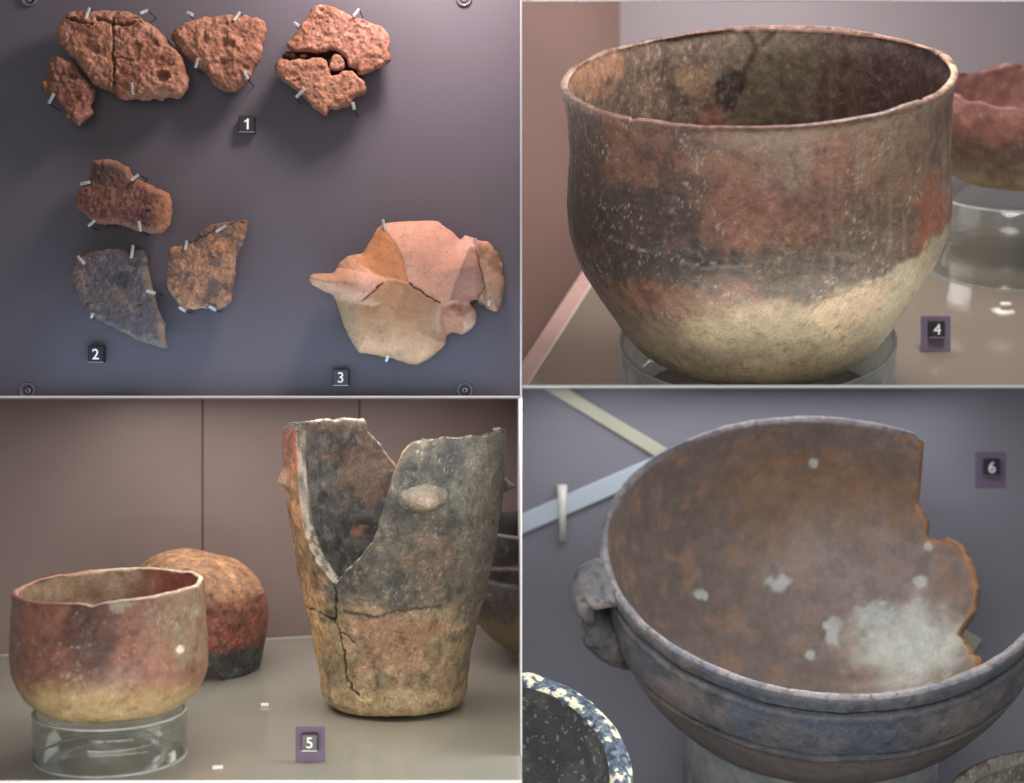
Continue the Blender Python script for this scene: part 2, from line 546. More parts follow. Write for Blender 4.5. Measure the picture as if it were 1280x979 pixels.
def sherd_mesh(name, poly, Yback, height, color, mat, step=2.0, jag=0.8, seed=1, parent=None, origin=None, back=4.0, drop=0.0):
    """a clay piece: outline in photo px, back at depth Yback, front raised towards the viewer by height(x,y,d) mm"""
    ol = resample(poly, step, jag, seed)
    x0, y0 = ol.min(0); x1, y1 = ol.max(0)
    gx, gy = np.meshgrid(np.arange(x0, x1, step), np.arange(y0, y1, step))
    gx = gx + (np.arange(gx.shape[0])[:, None] % 2) * step * 0.5
    rr = np.random.default_rng(seed)
    X = (gx + rr.uniform(-.25, .25, gx.shape) * step).ravel(); Y = (gy + rr.uniform(-.25, .25, gy.shape) * step).ravel()
    clo = [tuple(p) for p in ol]
    d = poly_dist(clo + [clo[0]], X, Y)
    ok = in_poly(clo, X, Y) & (d > step * 0.55)
    pts = np.vstack([ol, np.column_stack([X[ok], Y[ok]])])
    n = len(ol)
    res = delaunay_2d_cdt([Vector(p) for p in pts], [], [list(range(n))], 1, 1e-7)
    vv = np.array([[v.x, v.y] for v in res[0]])
    F = [list(f) for f in res[2]]
    org = res[3]
    isb = np.array([any(i < n for i in o) for o in org])
    d = poly_dist(clo + [clo[0]], vv[:, 0], vv[:, 1])
    d[isb] = 0
    H = height(vv[:, 0], vv[:, 1], d)
    def place(P2, hmm):
        Yd = Yback - hmm / 1000.0
        k = (D + Yback - 0.012) / D / 1000.0
        return np.column_stack([(P2[:, 0] - 640) * k, Yd, (489.5 - P2[:, 1]) * k])
    front = place(vv, H)
    nb = len(vv)
    # back shell: the outline shrunk a little
    c = vv.mean(0)
    backp = place(c + (vv - c) * 0.93, np.full(nb, -0.0))
    V = np.vstack([front, backp])
    Ff = [tuple(f) for f in F]
    Fb = [tuple(i + nb for i in reversed(f)) for f in F]
    # border loop
    cnt = {}
    for f in F:
        for i in range(len(f)):
            e = (f[i], f[(i + 1) % len(f)])
            cnt[e] = 1
    side = [(a, b, b + nb, a + nb)[::-1] for (a, b) in cnt if (b, a) not in cnt]
    colr = color(vv[:, 0], vv[:, 1], d, np.column_stack([vv / 1000.0, H / 1000.0]))
    colr = np.vstack([colr, colr * 0.8])
    o = mesh_obj(name, V, Ff + Fb + side, mat, origin=origin, parent=parent, col=earth(colr * 0.94, 0.98))
    recalc(o)
    return o

def dome(T, edge, e0=5.0):
    def f(d):
        t = np.clip(d / edge, 0, 1)
        return e0 + (T - e0) * np.sqrt(np.maximum(0, 1 - (1 - t) ** 2))
    return f

def rough_h(T, edge, amp, seed, pits=(), cracks=(), ridges=(), e0=6.0):
    g = dome(T, min(edge, 11.0), T * 0.52 if e0 == 6.0 else e0)
    def h(x, y, d):
        p = np.column_stack([x, y, np.zeros_like(x)]) / 1000.0
        z = g(d) + 0.85 * amp * fbm(p, 26, 4, seed) + amp * 0.5 * fbm(p, 7, 3, seed + 9) + 0.8 * fbm(p, 3.4, 2, seed + 10)
        for (cx, cy, r, dep) in pits:
            q = np.hypot(x - cx, (y - cy) * 1.25) / r + 0.25 * fbm(p, 9, 2, seed + 3)
            z -= dep * (1 - sst(0.25, 1.0, q)); z += dep * 0.25 * np.exp(-((q - 1.15) / 0.22) ** 2)
        for (cx, cy, rx, ry, amp2) in ridges:
            z += amp2 * np.exp(-((x - cx) / rx) ** 2 - ((y - cy) / ry) ** 2)
        for (pl, w, dep) in cracks:
            dd = poly_dist(pl, x + 1.6 * fbm(p, 6, 2, seed + 21), y + 1.6 * fbm(p, 6, 2, seed + 22))
            z -= dep * (1 - sst(w * 0.35, w * 1.2, dd))
        return z
    return h

def clay_col(c1, c2, c3, seed, extra=None):
    def f(x, y, d, P):
        p = np.column_stack([x, y, np.zeros_like(x)]) / 1000.0
        c = np.tile(c1, (len(x), 1))
        c = mixc(c, c2, sst(-0.15, 0.55, fbm(p, 38, 4, seed)))
        c = mixc(c, c3, 0.7 * sst(0.1, 0.7, fbm(p, 16, 4, seed + 4)))
        c = mixc(c * 0.95, c * 1.18, 0.7 * sst(0.4, 0.8, fbm(p, 3.5, 3, seed + 8)))
        c = mixc(c, c * 0.6, 0.5 * sst(0.35, 0.85, -fbm(p, 4, 3, seed + 6)))
        if extra: c = extra(c, x, y, d, p)
        return np.clip(c, 0.01, 1)
    return f

def zp(pts, ox, oy, k):
    return [(ox + x / k, oy + y / k) for x, y in pts]

K1, K3, K4 = 3.765, 3.059, 3.879
oA = zp([(270,180),(275,135),(300,100),(345,60),(400,55),(440,55),(500,52),(560,55),(610,62),(660,85),(700,110),(750,145),(790,190),(830,230),(865,270),(880,320),(893,370),(890,410),(870,450),(845,470),(800,465),(760,475),(720,470),(680,482),(640,470),(600,475),(560,468),(540,440),(500,425),(450,408),(430,380),(405,345),(375,310),(350,280),(310,245),(280,205)], 0, 0, K1)
oB = zp([(240,275),(275,268),(315,278),(350,290),(375,320),(400,360),(430,395),(452,430),(445,460),(430,500),(440,540),(405,570),(375,595),(350,580),(320,560),(310,525),(285,495),(255,460),(220,445),(198,420),(200,395),(225,360),(225,320),(230,290)], 0, 0, K1)
oC = zp([(812,180),(820,150),(850,125),(900,100),(960,85),(1040,75),(1110,75),(1180,80),(1225,90),(1250,105),(1255,145),(1245,190),(1235,240),(1220,300),(1195,330),(1185,370),(1150,405),(1120,430),(1085,435),(1050,428),(1010,405),(985,370),(960,340),(925,310),(890,280),(860,250),(830,220)], 0, 0, K1)
oD1 = zp([(265,45),(300,30),(340,32),(380,45),(420,65),(460,85),(500,95),(540,115),(590,130),(622,155),(632,200),(630,250),(640,290),(610,310),(580,330),(540,350),(490,360),(470,335),(435,318),(432,290),(402,258),(370,243),(330,248),(290,255),(240,248),(200,250),(165,240),(150,215),(180,180),(200,150),(230,110),(255,75)], 320, 0, K1)
oD2 = zp([(100,300),(120,282),(160,292),(200,284),(250,288),(300,277),(335,292),(345,325),(360,362),(390,360),(420,340),(460,342),(480,370),(515,395),(525,425),(510,450),(465,460),(450,495),(400,515),(345,520),(335,550),(290,530),(260,490),(220,455),(180,420),(150,395),(100,360),(95,330)], 320, 0, K1)
oD3 = zp([(350,335),(355,290),(370,262),(395,264),(415,282),(420,310),(413,333),(385,338)], 320, 0, K1)
oD4 = zp([(135,245),(165,240),(192,252),(196,275),(165,284),(140,270)], 320, 0, K1)
oD5 = zp([(204,256),(238,254),(240,276),(212,282)], 320, 0, K1)
oE = zp([(295,190),(320,165),(345,140),(350,70),(400,58),(440,62),(490,90),(510,120),(560,150),(610,175),(645,190),(658,220),(662,260),(650,310),(620,345),(590,345),(540,335),(500,325),(440,308),(400,310),(360,300),(320,270),(298,240)], 0, 180, K3)
oF = zp([(275,490),(280,460),(310,430),(350,410),(410,400),(480,402),(540,402),(560,430),(570,490),(580,540),(595,590),(610,640),(630,690),(632,740),(637,775),(620,782),(580,770),(530,755),(480,725),(430,700),(380,675),(340,650),(315,615),(295,570),(278,530)], 0, 180, K3)
oG = zp([(650,400),(700,385),(740,370),(760,340),(800,310),(860,298),(920,290),(942,290),(945,330),(925,390),(905,440),(900,500),(890,560),(885,600),(860,625),(830,635),(805,625),(740,635),(700,625),(670,595),(645,565),(635,510),(640,450)], 0, 180, K3)
oH = zp([(229,388),(233,374),(248,366),(280,361),(310,360),(345,355),(360,310),(400,275),(440,262),(475,260),(500,225),(525,180),(550,135),(590,112),(640,105),(700,102),(770,100),(840,102),(870,125),(910,150),(950,190),(975,172),(1005,180),(1040,193),(1085,195),(1110,220),(1140,260),(1160,310),(1168,360),(1166,430),(1155,490),(1130,540),(1100,530),(1060,500),(1040,480),(1000,495),(1030,540),(1030,590),(1000,630),(960,655),(920,645),(885,660),(880,700),(850,730),(800,770),(740,800),(680,790),(620,770),(550,755),(490,745),(460,740),(420,680),(390,620),(370,560),(350,500),(340,465),(300,449),(264,430),(242,414)], 330, 250, K4)

red1, red2, red3 = rgb(166, 116, 94), rgb(152, 102, 78), rgb(180, 132, 110)
SO = YP - 0.020                                # back of the mounted pieces, 12 mm off the panel

crA = [zp([(545,100),(548,160),(550,215),(545,260),(552,310),(548,360),(545,430),(540,450)], 0, 0, K1),
       zp([(470,100),(510,112),(555,128),(600,130),(650,118),(690,108)], 0, 0, K1),
       zp([(325,98),(360,108),(400,122),(450,130)], 0, 0, K1),
       zp([(560,280),(610,295),(650,300)], 0, 0, K1)]
oA_ = sherd_mesh('clay_fragment', oA, SO,
    rough_h(30, 26, 3.0, 3, pits=[(206, 100, 10, 7), (118, 66, 11, 4), (172, 62, 9, 3.5), (95, 28, 5, 5)],
            cracks=[(crA[0], 1.3, 9), (crA[1], 1.6, 9), (crA[2], 1.5, 8), (crA[3], 0.9, 4)], ridges=[(116, 80, 16, 6, 4), (205, 113, 12, 4, 4)]),
    clay_col(red1, red2, red3, 3), M['clay_rough'], 1.4, 1.3, 3)
tag(oA_, 'largest rough red clay fragment, split by a vertical crack, above the small pointed piece', 'clay fragment', 'fired clay fragments of number 1')
oB_ = sherd_mesh('clay_fragment', oB, SO,
    rough_h(26, 20, 3.2, 11, pits=[(94, 98, 9, 4), (68, 100, 3, 2)], ridges=[(75, 110, 12, 12, 3)]),
    clay_col(rgb(148, 102, 86), rgb(132, 90, 72), rgb(162, 114, 96), 11), M['clay_rough'], 1.4, 1.4, 11)
tag(oB_, 'small reddish brown clay fragment tucked under the left side of the largest cracked fragment', 'clay fragment', 'fired clay fragments of number 1')
oC_ = sherd_mesh('clay_fragment', oC, SO,
    rough_h(29, 24, 2.8, 23, pits=[(287, 58, 10, 5), (310, 88, 5, 3)], ridges=[(290, 75, 14, 6, 4)]),
    clay_col(rgb(158, 110, 88), rgb(168, 120, 96), rgb(142, 96, 74), 23), M['clay_rough'], 1.4, 1.3, 23)
tag(oC_, 'rounded triangular red clay fragment without cracks, mounted above the number 1 block', 'clay fragment', 'fired clay fragments of number 1')

gD = empty('clay_fragment', at(417, 146, SO))
tag(gD, 'red clay fragment reassembled from several pieces with a dark jagged gap across its middle', 'clay fragment', 'fired clay fragments of number 1')
pc = clay_col(rgb(178, 128, 108), rgb(162, 110, 86), rgb(194, 146, 124), 31)
sherd_mesh('clay_piece', oD1, SO, rough_h(28, 6, 2.6, 31, e0=21, pits=[(402, 16, 6, 4), (456, 32, 5, 4), (410, 31, 3, 2)],
           cracks=[]), pc, M['clay_rough'], 1.4, 1.3, 31, parent=gD)
sherd_mesh('clay_piece', oD2, SO, rough_h(28, 6, 2.4, 37, e0=21, cracks=[(zp([(160,405),(210,385)], 320, 0, K1), 1.0, 4)]),
           clay_col(rgb(172, 122, 96), rgb(158, 106, 80), rgb(188, 140, 114), 37), M['clay_rough'], 1.4, 1.3, 37, parent=gD)
sherd_mesh('clay_piece', oD3, SO, rough_h(25, 3, 1.2, 41, e0=21), pc, M['clay_rough'], 1.3, 0.5, 41, parent=gD)
grey = clay_col(rgb(112, 84, 78), rgb(96, 74, 70), rgb(124, 92, 84), 43)
sherd_mesh('clay_piece', oD4, SO, rough_h(19, 5, 1.2, 43), grey, M['clay_rough'], 1.3, 0.5, 43, parent=gD)
oDb = zp([(120,250),(250,225),(380,220),(450,270),(500,350),(470,390),(390,385),(330,320),(240,300),(150,300)], 320, 0, K1)
sherd_mesh('dark_gap_sheet', oDb, SO, rough_h(9, 8, 0.8, 45), clay_col(rgb(60, 48, 46), rgb(52, 44, 42), rgb(70, 56, 52), 45), M['clay_rough'], 2.4, 0.4, 45, parent=gD)  # dark sheet added behind the pieces to darken the gap
sherd_mesh('clay_piece', oD5, SO, rough_h(21, 5, 1.2, 47), pc, M['clay_rough'], 1.3, 0.4, 47, parent=gD)

def exE(c, x, y, d, p):
    n = fbm(p, 20, 3, 51)
    c = mixc(c, rgb(82, 66, 60), 0.85 * sst(242, 222, y + 10 * n) * sst(175, 150, x))
    c = mixc(c, rgb(170, 112, 76), 0.7 * sst(192, 206, x + 10 * n))
    c = mixc(c, rgb(176, 124, 92), 0.5 * (1 - sst(3, 9, d)))
    return c
oE_ = sherd_mesh('pottery_sherd', oE, SO,
    rough_h(24, 16, 1.6, 53, pits=[(142, 205, 8, 3), (188, 266, 4, 3)], ridges=[(135, 214, 14, 12, 4), (155, 262, 34, 14, 4), (195, 262, 10, 18, 2)]),
    clay_col(rgb(130, 90, 80), rgb(118, 80, 72), rgb(142, 100, 84), 53, exE), M['clay_rough'], 1.4, 1.3, 53)
tag(oE_, 'dark red knobbed sherd mounted above the two flat grey and tan sherds', 'sherd', 'sherds of number 2')

def exF(c, x, y, d, p):
    n = fbm(p, 26, 4, 61)
    c = mixc(c, rgb(92, 84, 86), sst(1, 12, d + 9 * n + 5))
    c = mixc(c, rgb(66, 64, 70), 0.85 * sst(0.0, 0.5, fbm(p, 45, 3, 63)))
    c = mixc(c, rgb(150, 126, 100), 0.55 * sst(0.1, 0.5, fbm(p, 34, 4, 68)) * sst(395, 350, y))
    c = mixc(c, rgb(138, 124, 110), 0.6 * sst(0.15, 0.7, fbm(p, 12, 5, 66, 0.65)))
    return c
oF_ = sherd_mesh('pottery_sherd', oF, SO, rough_h(19, 14, 0.8, 61),
    clay_col(rgb(136, 116, 92), rgb(150, 116, 88), rgb(122, 104, 86), 61, exF), M['clay_dark'], 1.4, 1.0, 61)
tag(oF_, 'leaf-shaped smooth dark grey sherd with tan edges above the number 2 block', 'sherd', 'sherds of number 2')

def exG(c, x, y, d, p):
    n = fbm(p, 18, 4, 71)
    c = mixc(c, rgb(96, 82, 80), 0.75 * sst(-0.1, 0.45, n))
    c = mixc(c, rgb(196, 150, 112), 0.55 * sst(0.25, 0.6, fbm(p, 8, 3, 75)))
    c = mixc(c, rgb(120, 88, 66), 0.6 * sst(300, 285, y))
    return c
oG_ = sherd_mesh('pottery_sherd', oG, SO,
    rough_h(20, 12, 1.8, 71, ridges=[(285, 300, 18, 10, -4)], cracks=[(zp([(745,372),(800,345),(860,318),(935,300)], 0, 180, K3), 1.0, 4)]),
    clay_col(rgb(172, 128, 98), rgb(156, 112, 84), rgb(180, 136, 104), 71, exG), M['clay_dark'], 1.4, 1.2, 71)
tag(oG_, 'mottled tan sherd with a peaked upper corner beside the leaf-shaped dark sherd', 'sherd', 'sherds of number 2')

# the large mended sherd with a horn
pOr = zp([(555,140),(600,165),(640,215),(670,265),(690,320),(695,360),(715,415),(640,395),(570,385),(520,350),(460,315),(445,300),(480,258),(505,222),(530,175)], 330, 250, K4)
pBr = zp([(1010,235),(990,260),(965,330),(930,410),(905,490),(960,500),(1010,490),(1065,455),(1070,420),(1050,330),(1035,260)], 330, 250, K4)
pFl = zp([(1040,190),(1035,250),(1050,330),(1072,420),(1060,470),(1080,520),(1130,560),(1200,480),(1190,300),(1100,180)], 330, 250, K4)
pLump = zp([(870,520),(930,500),(1000,500),(1040,540),(1040,600),(960,670),(880,660),(860,590)], 330, 250, K4)
pTan = zp([(500,495),(545,455),(590,410),(640,398),(715,418),(780,455),(850,500),(850,540),(840,590),(870,640),(900,700),(740,830),(440,760),(380,620),(340,470),(420,480)], 330, 250, K4)
crH = [zp([(490,500),(540,460),(585,415)], 330, 250, K4), zp([(715,415),(760,445),(810,480),(858,505)], 330, 250, K4),
       zp([(1030,240),(1050,330),(1072,420),(1040,480)], 330, 250, K4)]
hornax = [(440, 372), (425, 358), (408, 352), (394, 350)]
def hH(x, y, d):
    p = np.column_stack([x, y, np.zeros_like(x)]) / 1000.0
    t = np.clip(d / 62, 0, 1)
    z = 9 + 46 * np.sqrt(np.maximum(0, 1 - (1 - t) ** 2))
    da = poly_dist([(470, 365), (430, 357), (394, 350)], x, y)
    z += 26 * np.sqrt(np.maximum(0, 1 - (da / 19) ** 2)) * sst(500, 430, x)
    z -= 12 * sst(593, 606, x) * sst(395, 375, y)
    z -= 10 * soft_poly(pLump, x, y, 3)
    z -= 2.0 * soft_poly(pOr, x, y, 1.2) + 2.0 * soft_poly(pBr, x, y, 1.0)
    z += 1.0 * fbm(p, 40, 3, 81) + 0.35 * fbm(p, 8, 3, 84)
    z += 2.5 * fbm(p, 9, 3, 85) * soft_poly(pLump, x, y, 3)
    for c_ in crH:
        dd = poly_dist(c_, x + 0.8 * fbm(p, 6, 2, 88), y + 0.8 * fbm(p, 6, 2, 89))
        z -= 3.0 * (1 - sst(0.4, 1.4, dd))
    return z
def cH(x, y, d, P):
    p = np.column_stack([x, y, np.zeros_like(x)]) / 1000.0
    n = fbm(p, 30, 4, 91)
    c = np.tile(rgb(216, 160, 134), (len(x), 1))
    c = mixc(c, rgb(224, 174, 150), sst(0, 0.6, fbm(p, 50, 3, 92)))
    c = mixc(c, rgb(196, 150, 124), sst(345, 400, y + 0.25 * (x - 540) + 12 * n))
    c = mixc(c, rgb(188, 146, 106), soft_poly(pTan, x, y, 3))
    c = mixc(c, rgb(164, 124, 94), 0.6 * soft_poly(pTan, x, y, 3) * sst(-0.1, 0.6, n))
    horn = sst(462, 440, x)
    c = mixc(c, rgb(204, 156, 124), horn)
    c = mixc(c, rgb(168, 140, 104), 0.8 * horn * sst(354, 374, y - 0.35 * (x - 400)))  # shade on the horn's underside painted into its colour
    c = mixc(c, rgb(212, 146, 98), soft_poly(pOr, x, y, 1.0))
    c = mixc(c, rgb(172, 126, 106), soft_poly(pBr, x, y, 1.0))
    fl = soft_poly(pFl, x, y, 1.2)
    c = mixc(c, rgb(188, 146, 116), fl)
    c = mixc(c, rgb(146, 112, 84), fl * sst(0.0, 0.6, fbm(p, 14, 4, 95)))
    c = mixc(c, rgb(222, 150, 128), fl * sst(312, 302, y))
    lm = soft_poly(pLump, x, y, 2)
    c = mixc(c, rgb(178, 128, 98), lm)
    c = mixc(c, rgb(206, 170, 144), lm * 0.8 * sst(574, 582, x + 6 * n))
    for c_ in crH:
        dd = poly_dist(c_, x + 0.8 * fbm(p, 6, 2, 88), y + 0.8 * fbm(p, 6, 2, 89))
        c = mixc(c, rgb(122, 78, 58), 0.9 * (1 - sst(0.5, 1.3, dd)))
    c = mixc(c, c * 0.82, 0.6 * sst(0.6, 0.9, fbm(p, 4, 3, 97)))
    return c
oH_ = sherd_mesh('pottery_sherd', oH, SO, hH, cH, M['clay_smooth'], 1.5, 0.6, 81)
tag(oH_, 'large pale pink and tan mended sherd with a pointed horn and an orange infill', 'sherd')

# pins: a dark wire hook out of the panel with a clear sleeve over its tip
def pin(px, py, ang, ln, piece, where, front=0.030, grp='sleeved pins holding the sherds'):
    """sleeve centred at (px,py), pointing over the piece at angle ang (image degrees, 0 right, 90 up)"""
    a = math.radians(ang)
    dx, dy = math.cos(a), -math.sin(a)
    Yf = SO - front
    k = (D + SO - 0.012) / D / 1000.0
    def w(x, y, Y): return np.array([(x - 640) * k, Y, (489.5 - y) * k])
    tip = w(px + dx * ln / 2, py + dy * ln / 2, Yf - 0.001)
    tail = w(px - dx * ln / 2, py - dy * ln / 2, Yf + 0.003)
    bend = w(px - dx * (ln / 2 + 0.6), py - dy * (ln / 2 + 0.6), Yf + 0.006)
    root = w(px - dx * (ln / 2 + 0.5), py - dy * (ln / 2 + 0.5), YP + 0.002)
    e = empty('mounting_pin', root)
    tube_obj('wire', [root, bend * 0.35 + root * 0.65, bend, tail, tail * 0.6 + tip * 0.4], 0.0007, M['wire'], e, 8)
    V, F, n = [], [], 14
    ax = (tip - tail) / np.linalg.norm(tip - tail)
    u = np.cross(ax, [0, 1.0, 0.1]); u /= np.linalg.norm(u); v = np.cross(ax, u)
    rings = [(tail, 0.0021), (tip, 0.0021), (tip, 0.0013), (tail, 0.0013)]
    for c_, r_ in rings:
        for q in range(n):
            t = 2 * math.pi * q / n
            V.append(c_ + r_ * (math.cos(t) * u + math.sin(t) * v))
    for i in range(4):
        for q in range(n):
            F.append((i * n + q, i * n + (q + 1) % n, ((i + 1) % 4) * n + (q + 1) % n, ((i + 1) % 4) * n + q))
    s = mesh_obj('sleeve', np.array(V), F, M['pin'], parent=e, smooth=False)
    recalc(s)
    tag(e, 'clear sleeved pin gripping the ' + where + ' of the ' + piece, 'mounting pin', grp)

nm = {'A': 'largest cracked red fragment', 'B': 'small fragment under the largest cracked one', 'C': 'rounded triangular red fragment',
      'D': 'reassembled fragment with the dark gap', 'E': 'dark red knobbed sherd', 'F': 'leaf-shaped dark grey sherd',
      'G': 'mottled tan peaked sherd', 'H': 'large horned sherd'}
fr = {'A': .031, 'B': .029, 'C': .030, 'D': .031, 'E': .028, 'F': .023, 'G': .023, 'H': .032}
for k_, px, py, an, ln, wh in (('A', 114, 21, -105, 15, 'upper edge'), ('A', 184, 19, -150, 9, 'sloping shoulder'), ('A', 169.5, 114, 93, 15, 'lower edge'), ('B', 68.5, 126, 55, 13, 'lower flank'),
        ('C', 241, 21, -30, 8, 'upper corner'), ('C', 299, 24.5, -120, 13, 'top edge'), ('C', 249, 82, 70, 12, 'lower left flank'), ('C', 310, 97, 112, 10, 'lower right flank'),
        ('D', 447, 20, -125, 11, 'upper right edge'), ('D', 373, 34.5, -40, 7, 'upper left edge'), ('D', 378, 119.5, 42, 15, 'lower left flank'), ('D', 443.5, 135.5, 100, 8, 'lower edge'),
        ('E', 110.5, 230.7, 8, 12, 'left shoulder'), ('E', 172, 224, -140, 11, 'right shoulder'), ('E', 118.3, 280.7, 35, 10, 'lower left corner'), ('E', 178, 284.6, 95, 12, 'lower right edge'),
        ('F', 104, 326, -45, 13, 'rounded upper left corner'), ('F', 167.4, 315.7, -95, 16, 'top edge'), ('F', 190.6, 365.7, 165, 11, 'sloping right edge'), ('F', 117.7, 395, 55, 5, 'lower left edge'),
        ('G', 234.4, 307.5, -95, 11, 'upper left corner'), ('G', 278, 287, -145, 14, 'peak'), ('G', 229.8, 387, 145, 9, 'lower left edge'), ('G', 267.4, 386, 150, 9, 'lower right edge'),
        ('H', 481.6, 283.5, -75, 14, 'top edge above the infill'), ('H', 593.5, 308, -97, 17, 'upper right shoulder'), ('H', 485.5, 448, 70, 8, 'bottom edge'), ('H', 611.5, 380, 80, 6, 'lower right tip')):
    pin(px, py, an, ln, nm[k_], wh, fr[k_])


# ------------------------------------------------------------------ number blocks
def digit_mesh(ch, height, bold):
    if ch == '1':                                # a stem with its flag
        h, w = height, height * 0.20
        pts = [(0.08, -0.5), (0.08 + 0.20, -0.5), (0.28, 0.5), (0.13, 0.5), (0.03, 0.37), (-0.14, 0.29), (-0.14, 0.15), (0.08, 0.22)]
        n = len(pts)
        V = [(x * h - 0.06 * h, y * h, z) for z in (-0.0004, 0.0004) for x, y in pts]
        me = bpy.data.meshes.new('digit')
        me.from_pydata(V, [], [tuple(range(n - 1, -1, -1)), tuple(range(n, 2 * n))] + [(i, (i + 1) % n, (i + 1) % n + n, i + n) for i in range(n)])
        me.update()
        return me
    cu = bpy.data.curves.new('digit', 'FONT')
    cu.body = ch; cu.align_x = 'CENTER'; cu.align_y = 'CENTER'
    cu.size = height / 0.73; cu.extrude = 0.0004; cu.offset = bold
    ob = bpy.data.objects.new('digit_tmp', cu); COL.objects.link(ob)
    dg = bpy.context.evaluated_depsgraph_get()
    me = bpy.data.meshes.new_from_object(ob.evaluated_get(dg))
    bpy.data.objects.remove(ob)
    xs = [v.co.x for v in me.vertices]; ys = [v.co.y for v in me.vertices]
    cx, cy = (min(xs) + max(xs)) / 2, (min(ys) + max(ys)) / 2
    for v in me.vertices:
        v.co.x -= cx; v.co.y -= cy
    return me

def number_block(ch, c, ax, w, hgt, th, digit_h, bold, label, root=None):
    """a small black block on its backing, its face towards ax[1] negative; c = centre of the back face"""
    X, Yv, Z = ax
    own = root is None
    e = root or empty('number_block', c)
    box_obj('block', Vector(c) - Yv * th / 2, ax, (w, th, hgt), M['black'], e, 0.0012)
    box_obj('base_edge', Vector(c) - Yv * (th * 0.5 + 0.0004) - Z * (hgt / 2 - 0.0006), ax, (w * 0.98, th, 0.0014), M['steel'], e, 0.0003)
    me = digit_mesh(ch, digit_h, bold)
    me.materials.clear(); me.materials.append(M['digit'])
    o = bpy.data.objects.new('digit', me)
    m = Matrix((X, Z, -Yv)).transposed().to_4x4()
    m.translation = Vector(c) - Yv * (th + 0.0003)
    COL.objects.link(o)
    o.parent = e
    o.matrix_parent_inverse = Matrix.Translation(-Vector(e.location))
    o.matrix_basis = m
    if own: tag(e, label, 'number block', 'number blocks')
    return e

kk = kp / 1000.0
for ch, px, py, lab in (('1', 310, 157, 'small black block numbered 1 fixed below the rounded triangular fragment'),
                        ('2', 122.5, 443, 'small black block numbered 2 fixed below the leaf-shaped dark sherd'),
                        ('3', 427, 472, 'small black block numbered 3 fixed below the pale horned sherd')):
    number_block(ch, at(px, py, YP), WAX, 20 * kk, 21 * kk, 0.012, 13.5 * kk, 0.0002, lab)

def number_card(ch, cpx, cpy, Y, w, h, bpy_, bw, dh, lab, st=None):
    c = at(cpx, cpy, Y); s = (D + Y) / D / 1000.0
    e = empty('number_card', at(cpx, cpy + h / 2, Y))
    box_obj('card', c, WAX, (w * s, 0.002, h * s), M['card'], e, 0.0004)
    b = at(cpx, bpy_, Y) - np.array([0, 0.001, 0])
    number_block(ch, b, WAX, bw * s, (bw + 1.5) * s, 0.008, dh * s, 0.00002, lab, e)
    tag(e, lab, 'number card', 'number cards')
    return e


# ------------------------------------------------------------------ vessels
def smooth_curve(pts, n=500):
    P = np.array(pts, float)
    m = len(P)
    seg = np.hypot(*np.diff(P, axis=0).T)
    L = np.concatenate([[0], np.cumsum(seg)])
    t = np.linspace(0, L[-1], n)
    k = np.clip(np.searchsorted(L, t, side='right') - 1, 0, m - 2)
    f = ((t - L[k]) / seg[k])[:, None]
    tan = np.zeros_like(P)
    tan[1:-1] = (P[2:] - P[:-2]) / (L[2:] - L[:-2])[:, None]
    tan[0] = (P[1] - P[0]) / seg[0]; tan[-1] = (P[-1] - P[-2]) / seg[-1]
    p0, p1, m0, m1 = P[k], P[k + 1], tan[k] * seg[k][:, None], tan[k + 1] * seg[k][:, None]
    C = (2 * f ** 3 - 3 * f ** 2 + 1) * p0 + (f ** 3 - 2 * f ** 2 + f) * m0 + (-2 * f ** 3 + 3 * f ** 2) * p1 + (f ** 3 - f ** 2) * m1
    return C

class Ctx: pass

